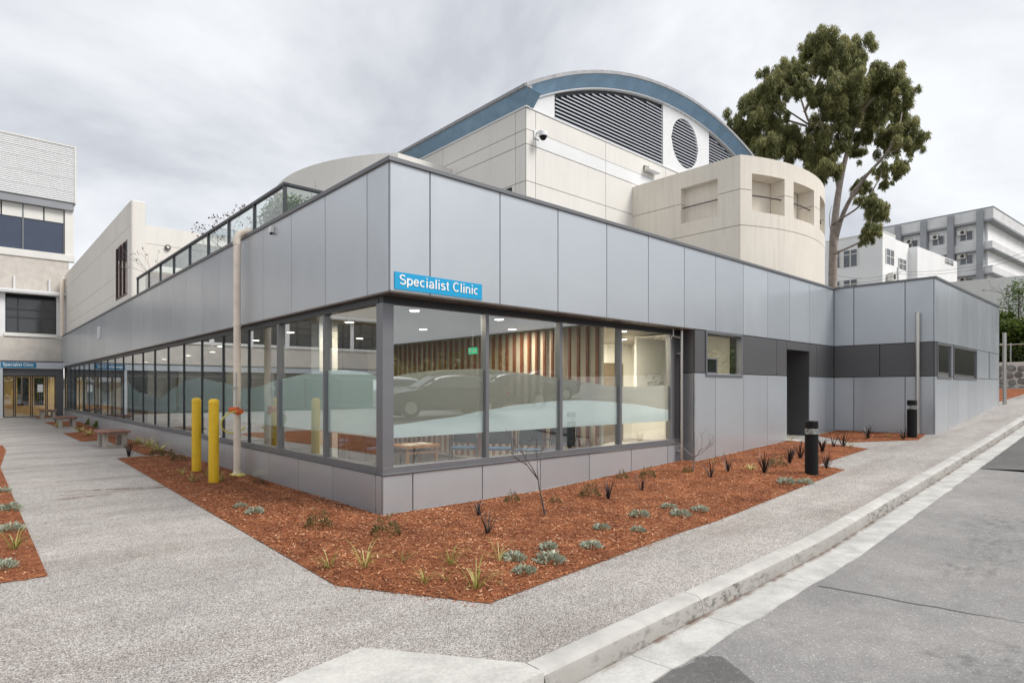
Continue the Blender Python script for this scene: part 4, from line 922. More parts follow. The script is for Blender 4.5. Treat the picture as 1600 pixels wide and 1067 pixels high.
for (u, v, rz, lab) in ((3.15, 2.6, -.75, 'blue waiting chair beside the timber table, right of its leg'), (3.55, 2.05, -.8, 'second blue waiting chair from the timber table behind the street glass'), (3.75, 1.45, -.9, 'third blue waiting chair from the timber table behind the street glass'), (4.05, .98, -1.1, 'blue waiting chair nearest the slats in the row behind the street glass'),
        (2.0, 3.6, .5, 'blue waiting chair left of the timber table near the corner post'), (1.35, 4.5, .9, 'blue waiting chair by the white column behind the path side glass'), (2.0, 5.6, 1.4, 'blue waiting chair farthest back from the corner post')):
    c = ch0 if first else copy_tree(ch0); first = False; c.location = (u, v, .06); c.rotation_euler = (0, 0, rz); c['label'] = lab
tb = thing('side_table', 'low timber table with magazines behind the corner glass', 'table', (2.55, 3.3, .06))
MB().box(2.1, 2.85, 2.95, 3.6, .50, .56).build('table_top', 'timber_light', tb, bevel=.008)
for a in (2.13, 2.77):
    for b_ in (2.98, 3.52): MB().box(a, a + .05, b_, b_ + .05, .06, .50).build('leg', 'timber_light', tb)
MB().box(2.15, 2.8, 3.0, 3.55, .40, .44).build('shelf', 'timber_light', tb)
for i, (a, b_) in enumerate(((2.2, 3.0), (2.5, 3.05))): tag(MB().box(a, a + .22, b_, b_ + .3, .561, .571 + .004 * i).build('magazine', 'paper'), ['magazine on the timber table, nearer the corner post', 'magazine on the timber table, nearer the chairs'][i], 'magazine')
for i, (u, v) in enumerate([(1.2, 1.3), (2.9, 1.3), (4.2, 2.4), (1.2, 3.4), (2.9, 3.6), (1.2, 6), (3, 6.4), (1.4, 8.6), (1.4, 11.4), (2, 14.2), (2, 17), (2, 20.5), (2, 23.8), (6.2, 1.2), (7.8, 2.4), (8.2, .9)]):
    o = thing('downlight', 'round white downlight glowing in the clinic ceiling', 'light', (u, v, ZS), 'downlights in the clinic ceiling'); MB().lathe((u, v, ZS - .012), [(.10, 0), (.10, .011)], 16).build('trim_ring', 'white_paint', o)
    MB().lathe((u, v, ZS - .016), [(.075, 0), (.075, .0035)], 16).build('lens', 'lamp_glow', o)
    ld = bpy.data.lights.new('downlight_lamp', 'AREA'); ld.shape = 'DISK'; ld.size = .15; ld.energy = (14 if v < 3 else 9) if u < 4.5 else 48; ld.color = (1, .86, .66); ll = bpy.data.objects.new('downlight_lamp', ld); COL.objects.link(ll); ll.location = (0, 0, -.03); ll.parent = o
for u, v in ((-1.9, VE + 1.2), (-.7, VE + 1.2)):  # lamps added to brighten the lobby behind the far doors
    o = thing('downlight', 'round white downlight added to light the far entrance lobby', 'light', (u, v, 2.62), 'downlights added in the far lobby'); MB().lathe((u, v, 2.61), [(.1, 0), (.1, .011)], 16).build('lens', 'lamp_glow', o)
    ld = bpy.data.lights.new('downlight_lamp', 'AREA'); ld.shape = 'DISK'; ld.size = .15; ld.energy = 9; ld.color = (1, .80, .52); ll = bpy.data.objects.new('downlight_lamp', ld); COL.objects.link(ll); ll.location = (0, 0, -.03); ll.parent = o
p = onU(3.9, 738, 548); ex = thing('exit_sign', 'green running man exit sign hanging in front of the timber slats', 'sign', p)
MB().box(p.x, p.x + .03, p.y - .13, p.y + .13, p.z - .065, p.z + .065).build('face', 'exit_glow', ex); MB().box(p.x - .004, p.x - .001, p.y - .09, p.y - .02, p.z - .01, p.z + .01).box(p.x - .004, p.x - .001, p.y + .04, p.y + .08, p.z - .045, p.z + .04).poly([(p.x - .003, p.y - .115, p.z), (p.x - .003, p.y - .07, p.z + .04), (p.x - .003, p.y - .07, p.z - .04)]).build('arrow', 'paper', ex)
MB().tube([p + Vector((.015, 0, .09)), (p.x + .015, p.y, ZS)], .008, 6).build('hanger', 'white_paint', ex)

# ------------------------------------------------------------------ buildings up the hill on the right
class Frame:                                           # a building's own axes: p along the left face, q along the right face, from a corner
    def __init__(s, corner, ang):
        s.c = corner; b = math.atan2(FW[1], FW[0])
        s.p = Vector((math.cos(b + ang), math.sin(b + ang), 0)); s.q = Vector((math.cos(b + ang - math.pi / 2), math.sin(b + ang - math.pi / 2), 0))
    def __call__(s, a, c, z): v = s.c + s.p * a + s.q * c; return (v.x, v.y, z)
    def box(s, m, a0, a1, c0, c1, z0, z1): return m.hexa([s(a0, c0, z0), s(a1, c0, z0), s(a1, c1, z0), s(a0, c1, z0), s(a0, c0, z1), s(a1, c0, z1), s(a1, c1, z1), s(a0, c1, z1)])
    def along(s, x):                                   # distance along the left face of a photo column
        r = ray(x, 0); ox, oy = s.c.x - CAM[0], s.c.y - CAM[1]; det = -r[0] * s.p.y + r[1] * s.p.x
        return (r[0] * oy - r[1] * ox) / det * 1.0
    def alongq(s, x):
        r = ray(x, 0); ox, oy = s.c.x - CAM[0], s.c.y - CAM[1]; det = -r[0] * s.q.y + r[1] * s.q.x
        return (r[0] * oy - r[1] * ox) / det
def depth(v): return (v[0] - CAM[0]) * FW[0] + (v[1] - CAM[1]) * FW[1]
def zat(pt, y): return EYE + (HY - y) / F * depth(pt)
# apartment block with grey pilasters
c0 = atD(74, 1552, 322); A = Frame(Vector((c0.x, c0.y, 0)), math.radians(38)); AT = c0.z; AB = 8.4
ap = thing('apartment_block', 'white apartment block with grey concrete pilasters and window air conditioners on the hill', 'building', (c0.x, c0.y, AB))
LP = abs(A.along(1370)); LQ = 40.
m = A.box(MB(), .7, LP, .7, LQ, AB, AT - 1.6).build('wall', 'render_white', ap)
FL = 3.02
for k in range(5):
    z = AT - 1.9 - FL * k
    if z < AB: break
    if k: A.box(MB(), .1, LP, .1, LQ, z - .18, z + (.75 if True else .2)).build('balcony_band', 'slab_grey', ap); A.box(MB(), -.05, LP, -.05, LQ, z - .32, z - .18).build('floor_slab', 'pilaster', ap)
A.box(MB(), -.1, LP, -.1, LQ, AT - 1.75, AT - 1.5).build('roof_slab', 'pilaster', ap); A.box(MB(), 0, LP, 0, LQ, AT - 1.5, AT - .12).build('parapet', 'slab_grey', ap); A.box(MB(), -.05, LP, -.05, LQ, AT - .12, AT).build('parapet_cap', 'pilaster', ap)
pil = [abs(A.along(x)) for x in (1532, 1486, 1444, 1404)]
for a in pil: A.box(MB(), a - .35, a + .35, -.35, .75, AB, AT - .3).build('pilaster', 'pilaster', ap)
def ap_window(a0, a1, z0, z1):
    w = A.box(MB(), a0, a1, .66, .69, z0, z1).build('window', 'far_window', ap); mm = MB(); mid = (a0 + a1) / 2
    for x in (a0, mid, a1): A.box(mm, x - .04, x + .04, .62, .66, z0, z1)
    mm.build('frame', 'offwhite', w)
def aircon(fr, a, z, parent, q=.4):
    u_ = fr.box(MB(), a - .45, a + .45, q - .1, q + .25, z - .3, z + .3).build('air_conditioner', 'offwhite', parent)
    ctr = Vector(fr(a - .12, q - .11, z)); MB().tube([ctr, ctr - fr.q * .02], .22, 12).build('fan_grille', 'bark_dark', u_)
for k in range(4):
    zc = AT - 1.75 - FL * k - 1.55
    for i in range(4):
        lo = (pil[i - 1] if False else pil[i]); hi = pil[i + 1] if i < 3 else LP
        a = lo + .7
        ap_window(a + (hi - lo) * .08, a + (hi - lo) * .42 + .3, zc - .25, zc + .85); aircon(A, hi - 1.0, zc + .75, ap)
    a0 = .9; ap_window(1.1, pil[0] - .8, zc - .25, zc + .85) if pil[0] > 2.6 else None
# lower white building with stepped roof
c1 = atD(60, 1379, 362); B = Frame(Vector((c1.x, c1.y, 0)), math.radians(38)); BT = c1.z
wb = thing('white_building', 'white rendered building with stepped roofline in front of the apartment block', 'building', (c1.x, c1.y, AB))
bl = abs(B.along(1290)); q1 = abs(B.alongq(1399)); q2 = abs(B.alongq(1420)); q3 = abs(B.alongq(1483))
zq1 = zat(B(0, q1, 0), 374); zq2 = zat(B(0, q2, 0), 387)
B.box(MB(), 0, bl, 0, q1, AB - 1, BT).build('wall', 'render_white', wb); B.box(MB(), .02, 8, q1, q2, AB - 1, zq1).build('wall', 'render_white', wb); B.box(MB(), -.8, 8, q2, q3, AB - 1, zq2).build('wall', 'render_white', wb)
B.box(MB(), -.04, bl, -.04, q1 + .04, BT - .02, BT + .1).build('parapet_cap', 'offwhite', wb)
def wb_window(face, a0, a1, ztop, zbot):
    m = MB(); mm = MB(); mid = (a0 + a1) / 2
    if face == 'p':
        B.box(m, a0, a1, -.03, .02, zbot, ztop)
        for x in (a0, mid, a1): B.box(mm, x - .05, x + .05, -.08, -.03, zbot, ztop)
        B.box(mm, a0, a1, -.08, -.03, ztop - .5, ztop - .42)
    else:
        off = -.83 if a0 > q2 - .01 else (-.01 if a0 > q1 else -.03)
        B.box(m, off, off + .05, a0, a1, zbot, ztop)
        for x in (a0, mid, a1): B.box(mm, off - .05, off, x - .05, x + .05, zbot, ztop)
        B.box(mm, off - .05, off, a0, a1, (ztop + zbot) / 2 - .04, (ztop + zbot) / 2 + .04)
    w = m.build('window', 'far_window', wb); mm.build('frame', 'offwhite', w)
for (xa, xb, y0, y1) in ((1340, 1318, 389, 415), (1313, 1300, 393, 418), (1340, 1318, 436, 462), (1313, 1300, 440, 465)):
    a0, a1 = abs(B.along(xa)), abs(B.along(xb)); wb_window('p', a0, a1, zat(B(a0, 0, 0), y0), zat(B(a0, 0, 0), y1))
for (xa, xb, y0, y1) in ((1384, 1396, 388, 411), (1404, 1415.5, 403, 419), (1464, 1476, 405, 413)):
    a0, a1 = abs(B.alongq(xa)), abs(B.alongq(xb)); wb_window('q', a0, a1, zat(B(0, a0, 0), y0), zat(B(0, a0, 0), y1))
zz = zat(B(2, 0, 0), 436); cc = abs(B.alongq(1388))
u_ = B.box(MB(), -.6, -.1, cc - .5, cc + .5, zz - .4, zz + .4).build('air_conditioner', 'offwhite', wb); ctr = Vector(B(-.61, cc - .1, zz)); MB().tube([ctr, ctr - B.p * .02], .3, 12).build('fan_grille', 'bark_dark', u_)
# power pole and sagging lines in front of it
def wire(a, b_, sag, n=14): return [Vector(a).lerp(Vector(b_), i / n) - Vector((0, 0, sag * 4 * (i / n) * (1 - i / n))) for i in range(n + 1)]
pb = atD(52, 1403, 452); pl = thing('power_pole', 'thin grey power pole in front of the white building', 'pole', (pb.x, pb.y, 8)); MB().tube([(pb.x, pb.y, 8), (pb.x, pb.y, atD(52, 1403, 418).z)], .09, 8).build('pole', 'slab_grey', pl)
MB().tube([atD(52, 1398, 428), atD(52, 1408, 425)], .05, 6).build('crossarm', 'slab_grey', pl)
for i, (x0, y0, x1, y1) in enumerate(((1300, 428, 1403, 424), (1403, 424, 1600, 395), (1403, 428, 1600, 402), (1300, 436, 1403, 428))):
    tag(MB().tube(wire(atD(52, x0, y0), atD(52 if x1 < 1500 else 46, x1, y1), .5), .012, 5).build('power_line', 'bark_dark'), ['upper power line running left from the grey pole', 'upper power line running right from the grey pole', 'lower power line running right from the grey pole', 'lower power line running left from the grey pole'][i], 'cable', 'power lines at the grey pole')
# retaining wall, hedge, stone wall and fence at the right edge
rw = MB(); ra, rb = onU(43.5, 1470, 442), onU(43.5, 1720, 420)
rw.hexa([(43.5, rb.y, 1.5), (44.1, rb.y, 1.5), (44.1, ra.y, 1.5), (43.5, ra.y, 1.5), (43.5, rb.y, rb.z), (44.1, rb.y, rb.z), (44.1, ra.y, ra.z), (43.5, ra.y, ra.z)])
rwo = tag(rw.build('retaining_wall', 'retaining'), 'tall smooth off white retaining wall above the hedge', 'wall')
def leaves(name, mat, pts, seed, size, flat=.5, droop=0., parent=None, aspect=.35, shade=None):
    """pts: list of (centre, radius vector, count); leaf quads spread through each ellipsoid"""
    r = random.Random(seed); b = MB(); sh = []
    for c, rad, n in pts:
        base = r.uniform(-.16, .16)
        for i in range(n):
            d = Vector((r.gauss(0, 1), r.gauss(0, 1), r.gauss(0, 1))).normalized() * (r.random() ** .45); p = Vector((c[0] + d.x * rad[0], c[1] + d.y * rad[1], c[2] + d.z * rad[2]))
            ax = Vector((r.gauss(0, 1), r.gauss(0, 1), r.gauss(0, flat))); ax.normalize(); ax = (ax * (1 - droop) + Vector((0, 0, -1)) * droop).normalized()
            sd = ax.cross(Vector((r.gauss(0, 1), r.gauss(0, 1), r.gauss(0, 1)))).normalized(); L = size * r.uniform(.6, 1.3); W = L * aspect
            b.quad(tuple(p), tuple(p + ax * L * .5 + sd * W * .5), tuple(p + ax * L), tuple(p + ax * L * .5 - sd * W * .5)); sh.append(min(1, max(0, .45 + base + r.gauss(0, .17) + .12 * d.z)))  # lit tops put into the colour: leaves higher in a clump are lighter
    o = b.build(name, mat, parent, recalc=False); at = o.data.attributes.new('shade', 'FLOAT', 'FACE'); at.data.foreach_set('value', sh); return o
hd = thing('hedge', 'bright green clipped hedge behind the stone wall at the right', 'hedge', (33, -1, 2))
r = random.Random(8); hp = []
for i in range(46):
    v = r.uniform(-3.4, 2.0); u = r.uniform(32.0, 33.6); top = 5.1 + .35 * math.sin(v * 1.9) + (u - 32.5) * .3; z = r.uniform(2.4, top); hp.append(((u, v, z), (.8, .8, .5), 900))
leaves('foliage', 'leaf_hedge', hp, 4, .17, .6, 0, hd, .55)
for v in (-4, -1.5, 1, 3.5): MB().tube([(33.3, v, 1.2), (33.3, v + .1, 3.5)], [.08, .03], 6).build('stem', 'bark_dark', hd)
sp_ = atD(30, 1592, 455); sh_ = thing('garden_shrub', 'taller dark green shrub sticking up above the hedge', 'shrub', (sp_.x, sp_.y, 3)); leaves('foliage', 'leaf_green', [(sp_, (.6, .6, .6), 500), (sp_ + Vector((.3, .3, -.7)), (.7, .7, .7), 400)], 5, .14, .6, .1, sh_, .4); MB().tube([(sp_.x, sp_.y, 2.5), tuple(sp_)], [.06, .02], 6).build('stem', 'bark_dark', sh_)
sw = thing('stone_wall', 'low rubble stone wall with pale mortar below the hedge', 'wall', (30.9, 0, 1.2))
MB().box(30.95, 31.5, -3.2, 4.5, 1.0, 2.82).build('mortar_bed', 'mortar', sw)
r = random.Random(12); smv = []
for k in range(5):
    m = MB(); n = 8; pts = [(math.cos(2 * math.pi * i / n) * r.uniform(.42, .52), math.sin(2 * math.pi * i / n) * r.uniform(.40, .52)) for i in range(n)]
    m.v = [(0, a, c) for a, c in pts] + [(-.07, a * .8, c * .8) for a, c in pts] + [(-.09, 0, 0)]
    m.f = [(i, (i + 1) % n, n + (i + 1) % n, n + i) for i in range(n)] + [(n + i, n + (i + 1) % n, 2 * n) for i in range(n)]
    smv.append(m.mesh('stone', 'stone'))
for row in range(5):
    v = -3.1 + r.uniform(0, .2)
    while v < 4.3:
        w_ = r.uniform(.3, .55); s = link('stone', smv[r.randrange(5)], sw, loc=(30.955 - 30.9, v + w_ / 2, 1.30 + row * .31 + r.uniform(-.03, .03) - 1.2)); s.scale = (1, w_ * 1.06, .33 * r.uniform(.95, 1.12)); s.rotation_euler = (r.uniform(-.25, .25), 0, 0); v += w_
fc = thing('mesh_fence', 'galvanised rail fence on top of the rubble stone wall', 'fence', (31.2, 0, 2.8))
for v in (-3, -1.45, .6, 2.6): MB().tube([(31.2, v, 2.8), (31.2, v, 3.68)], .03, 8).build('post', 'steel', fc)
MB().tube([(31.2, -3, 3.62), (31.2, 2.6, 3.62)], .025, 8).build('top_rail', 'steel', fc)
for i in range(40): v = -3 + 5.6 * i / 40; MB().tube([(31.2, v, 2.83), (31.2, v + .14, 3.6)], .006, 4).build('wire', 'bark_dark', fc)

hd2 = thing('hedge', 'long green hedge across the road, reflected in the wing windows', 'hedge', (40, -14, 2))
leaves('foliage', 'leaf_hedge', [((28 + i * 1.1, -14 + .5 * math.sin(i), G(28 + i) + 1.2 + .5 * math.sin(i * 2.1)), (1.1, 1, 1.4), 330) for i in range(30)], 14, .3, .6, 0, hd2, .5)
# ------------------------------------------------------------------ trees
def limb(m, pts, r0, r1, n=7):
    pts = [Vector(p) for p in pts]; k = len(pts); sm_ = []
    for i in range(k - 1):
        p0, p1, p2, p3 = pts[max(i - 1, 0)], pts[i], pts[i + 1], pts[min(i + 2, k - 1)]
        for j in range(4):
            t = j / 4; sm_.append(.5 * ((2 * p1) + (p2 - p0) * t + (2 * p0 - 5 * p1 + 4 * p2 - p3) * t * t + (3 * p1 - p0 - 3 * p2 + p3) * t ** 3))
    sm_.append(pts[-1]); K = len(sm_) - 1
    m.tube(sm_, [r0 + (r1 - r0) * (i / K) for i in range(K + 1)], n); return sm_
gd = 33.
def gp_(x, y, dd=0.): return atD(gd + dd, 1100 + x / 2.808, 30 + y / 2.808)
gb = atD(gd, 1300, 640); gum = thing('eucalyptus_tree', 'tall eucalyptus tree with pale forked trunk behind the drum', 'tree', (gb.x, gb.y, 0))
tm = MB()
limb(tm, [(gp_(562, 1700).x, gp_(562, 1700).y, -.2), gp_(566, 1070), gp_(573, 900), gp_(590, 760, .3), gp_(612, 650, .6), gp_(640, 540, .8), gp_(668, 430, .5), gp_(690, 320, .2)], .25, .05, 10)
tm.build('trunk', 'bark', gum, True)
BR = [([(575, 980, 0), (612, 850, -.6), (690, 715, -1.2), (800, 590, -1.6), (850, 490, -1.4), (870, 400, -1)], .135, .03), ([(592, 750, .3), (560, 600, 1.2), (470, 470, 1.8), (425, 350, 1.6), (395, 250, 1.2)], .12, .025), ([(440, 410, 1.7), (500, 280, .8), (545, 180, .2), (560, 90, 0)], .09, .02),
      ([(470, 470, 1.8), (350, 390, 1.4), (300, 350, 1)], .06, .015), ([(450, 470, 1.8), (330, 440, 2.4), (230, 470, 2.5), (140, 490, 2.2)], .07, .015), ([(612, 650, .6), (540, 690, 1.4), (440, 600, 2), (340, 570, 2.4)], .07, .015),
      ([(640, 540, .8), (580, 420, -.8), (560, 330, -1)], .07, .02), ([(660, 450, .6), (740, 350, -.6), (790, 270, -.8)], .08, .02), ([(560, 900, -.1), (690, 815, -1.8), (770, 700, -2.4), (780, 660, -2.5)], .06, .015), ([(566, 1030, -.1), (640, 1000, -1.5), (700, 965, -2), (730, 900, -2.2), (745, 830, -2.3)], .065, .015),
      ([(690, 715, -1.2), (640, 770, -1.8), (700, 740, -2)], .04, .01), ([(800, 590, -1.6), (860, 570, -2), (890, 540, -2.2)], .05, .015), ([(425, 350, 1.6), (460, 240, 2), (470, 140, 2)], .06, .015), ([(690, 330, .2), (640, 200, .4), (625, 130, .3)], .05, .015), ([(566, 1000, 0), (550, 880, .5), (560, 820, .6)], .03, .01), ([(545, 560, 1.2), (520, 480, .4), (490, 350, 0)], .05, .012)]
for pts, a, c in BR: m = MB(); limb(m, [gp_(*p) for p in pts], a, c, 6); m.build('branch', 'bark', gum, True)
CL = [(560, 90, 62), (485, 112, 50), (640, 112, 58), (655, 165, 42), (590, 200, 36), (540, 160, 45), (430, 190, 55), (375, 250, 60), (320, 270, 45), (290, 330, 55), (235, 365, 55), (255, 430, 55), (165, 455, 50), (128, 497, 34), (205, 515, 45), (330, 535, 62), (400, 555, 52), (275, 570, 45), (480, 335, 35), (555, 320, 55), (640, 285, 60), (735, 245, 62), (825, 255, 55), (855, 340, 40), (780, 320, 50), (690, 350, 50), (555, 415, 50), (650, 420, 36), (740, 430, 52), (860, 410, 50), (885, 495, 45), (900, 560, 30), (820, 515, 40), (700, 500, 38), (500, 500, 50), (520, 575, 50), (540, 650, 42), (480, 610, 42), (660, 580, 30), (690, 735, 30), (742, 800, 38), (765, 850, 32), (728, 940, 32), (852, 650, 30), (785, 660, 24), (790, 720, 16), (600, 560, 26), (430, 300, 34), (340, 470, 30), (610, 470, 34)]
r = random.Random(21); cp = []
for x, y, rr in CL:
    c = gp_(x, y + (22 if y < 210 else 0), r.uniform(-2.6, 2.6)); R_ = rr / 2.808 / F * gd * 1.08
    for q in range(26):
        o2 = Vector((r.gauss(0, .60), r.gauss(0, .60), r.gauss(0, .52))) * R_; k_ = r.uniform(.15, .42); cp.append((c + o2, (R_ * k_, R_ * k_, R_ * k_ * 1.6), int(2000 * R_ * R_ * k_ * k_ * 4) + 26))
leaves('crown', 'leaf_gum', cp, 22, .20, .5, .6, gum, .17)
def bare(name, label, base_, h, seed, spread=.5, mat='bark_dark', r0=.05, levels=4, buds=None, lean=(0, 0), cat='tree', droop=0.):
    r = random.Random(seed); o = thing(name, label, cat, base_); tr = MB(); tw_ = MB(); tips = []
    def grow(p, d, L, rad, lev, m):
        pts = [p]; q = Vector(p); dd = Vector(d)
        for i in range(4):
            dd = (dd + Vector((r.gauss(0, .13), r.gauss(0, .13), r.gauss(0, .10) - droop))).normalized(); q = q + dd * L / 4; pts.append(q.copy())
        m.tube(pts, [rad * (1 - .12 * i) for i in range(5)], 6 if lev > 2 else 4, False)
        if lev <= 0: tips.append(q); return
        for k in range(r.choice((2, 3, 3))):
            a = pts[r.choice((2, 3, 4, 4))]; nd = (dd + Vector((r.gauss(0, spread), r.gauss(0, spread), r.gauss(.1, spread * .6)))).normalized(); grow(a, nd, L * r.uniform(.6, .82), rad * .58, lev - 1, tw_)
    grow(Vector(base_), Vector((lean[0], lean[1], 1)).normalized(), h * .34, r0, levels, tr)
    tr.build('trunk', mat, o, True); tw_.build('branch', mat, o, True)
    if buds: _bd = leaves('buds', buds, [(p, (.05, .05, .05), 3) for p in tips], seed, .07, .8, 0, o, .6); _bd['kind'] = 'stuff'
p = atD(17, 388, 400); bare('bare_tree', 'bare branching tree with a few dark buds behind the glass balustrade', Vector((p.x, p.y, 4.27)), 2.7, 5, .36, 'bark_grey', .026, 4, 'leaf_red')
p = atD(19.5, 262, 420); bare('bare_sapling', 'thin bare sapling in front of the cream terrace wall', Vector((p.x, p.y, 4.27)), 3.0, 11, .4, 'bark_grey', .02, 3, 'leaf_red')
p = atD(14, 487, 330); bare('bare_sapling', 'single thin bare stem rising above the terrace shrub', Vector((p.x, p.y, 4.27)), 2.9, 14, .22, 'bark_dark', .014, 2)
p = atD(33, 1616, 470); bare('street_tree', 'dark leafless tree with dense reddish twigs at the right edge', Vector((p.x, p.y, 2.2)), 7.4, 9, .55, 'bark_dark', .10, 5, 'leaf_red', cat='tree')
ts = atD(13.2, 440, 325); shb = thing('terrace_shrub', 'green leafy shrub behind the glass balustrade', 'shrub', (ts.x, ts.y, 4.27)); leaves('foliage', 'leaf_green', [(atD(13.2, 438, 332), (.34, .34, .42), 1100), (atD(13.0, 462, 330), (.38, .38, .36), 1000), (atD(13.4, 422, 345), (.26, .26, .3), 500), (atD(13, 448, 350), (.45, .45, .45), 1100)], 7, .10, .5, 0, shb, .3)
MB().tube([(ts.x, ts.y, 4.26), (ts.x, ts.y, 5.2)], [.03, .01], 6).build('stem', 'bark_dark', shb)
for (x, y, h, seed, lab, ln) in ((852, 808, 1.35, 31, 'bare curving sapling planted in the mulch in front of the street glazing', (-.25, .1)), (1083, 738, 1.6, 35, 'bare grey sapling in front of the grey return wall beside the thin downpipe', (.12, -.1))):
    b_ = onG(x, y); bare('planted_sapling', lab, b_ + Vector((0, 0, .02)), h, seed, .5, 'bark_dark' if x < 900 else 'bark_grey', .014, 3, None, ln, 'sapling')

# ------------------------------------------------------------------ planting in the beds
def blades(seed, n, L, W, spread, droop, mat, name):
    r = random.Random(seed); b = MB(); sh = []
    for i in range(n):
        a = r.uniform(0, 6.28); out = Vector((math.cos(a), math.sin(a), 0)); l = L * r.uniform(.6, 1.1); t = r.uniform(.15, 1) * spread; side = Vector((-math.sin(a), math.cos(a), 0)); s = r.uniform(.2, .9); w = W * r.uniform(.7, 1.2)
        prev = None; p0 = out * r.uniform(0, .03)
        for k in range(5):
            f = k / 4; ang = t + droop * f * f * r.uniform(.8, 1.2); p = p0 if k == 0 else prev[2] + (out * math.sin(ang) + Vector((0, 0, math.cos(ang)))) * l / 4
            ww = w * (1 - f) ** .6 * (.6 + .4 * min(1, f * 3)); cur = (p - side * ww, p + side * ww, p)
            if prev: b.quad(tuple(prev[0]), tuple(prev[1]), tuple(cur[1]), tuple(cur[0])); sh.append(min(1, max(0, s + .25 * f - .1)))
            prev = cur
    me = b.mesh(name, mat); at = me.attributes.new('shade', 'FLOAT', 'FACE'); at.data.foreach_set('value', sh); return me
def rosette(seed, n, R, H, size, mat, name, asp=.4):
    r = random.Random(seed); b = MB(); sh = []
    for i in range(n):
        a = r.uniform(0, 6.28); d = R * math.sqrt(r.random()); p = Vector((d * math.cos(a), d * math.sin(a), H * (1 - (d / R) ** 2) * r.uniform(.2, 1)))
        ax = Vector((math.cos(a) * r.uniform(.3, 1), math.sin(a) * r.uniform(.3, 1), r.uniform(.1, 1.1))).normalized(); sd = ax.cross(Vector((r.gauss(0, 1), r.gauss(0, 1), .3))).normalized(); l = size * r.uniform(.6, 1.3)
        b.quad(tuple(p), tuple(p + ax * l * .55 + sd * l * asp * .5), tuple(p + ax * l), tuple(p + ax * l * .55 - sd * l * asp * .5)); sh.append(min(1, max(0, r.gauss(.5, .24))))
    me = b.mesh(name, mat); at = me.attributes.new('shade', 'FLOAT', 'FACE'); at.data.foreach_set('value', sh); return me
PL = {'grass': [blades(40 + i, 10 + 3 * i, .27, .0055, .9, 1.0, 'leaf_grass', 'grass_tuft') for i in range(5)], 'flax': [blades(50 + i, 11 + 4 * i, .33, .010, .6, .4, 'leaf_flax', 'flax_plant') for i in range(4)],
      'silver': [rosette(60 + i, 170, .085, .06, .045, 'leaf_silver', 'silver_plant') for i in range(3)], 'shrub': [rosette(70 + i, 330, .13, .20, .032, 'leaf_brown', 'small_shrub') for i in range(3)],
      'green': [rosette(80 + i, 170, .26, .34, .13, 'leaf_green', 'leafy_plant', .5) for i in range(2)], 'cream': [blades(90 + i, 46, .34, .014, 1.0, 1.2, 'leaf_cream', 'variegated_plant') for i in range(2)]}
CATS = {'grass': ('grass_tuft', 'grass', 'grass tufts in the mulch'), 'flax': ('flax_plant', 'plant', 'dark flax plants'), 'silver': ('silver_plant', 'plant', 'silver ground cover plants'), 'shrub': ('small_shrub', 'shrub', 'small brown shrubs'), 'green': ('leafy_plant', 'plant', 'green leafy plants by the path wall'), 'cream': ('variegated_plant', 'plant', 'yellow variegated plants')}
DESC = {'grass': 'yellow green grass tuft', 'flax': 'dark spiky flax plant', 'silver': 'low silver green plant', 'shrub': 'small brown green shrub', 'green': 'glossy green leafy plant', 'cream': 'yellow and cream striped strappy plant'}
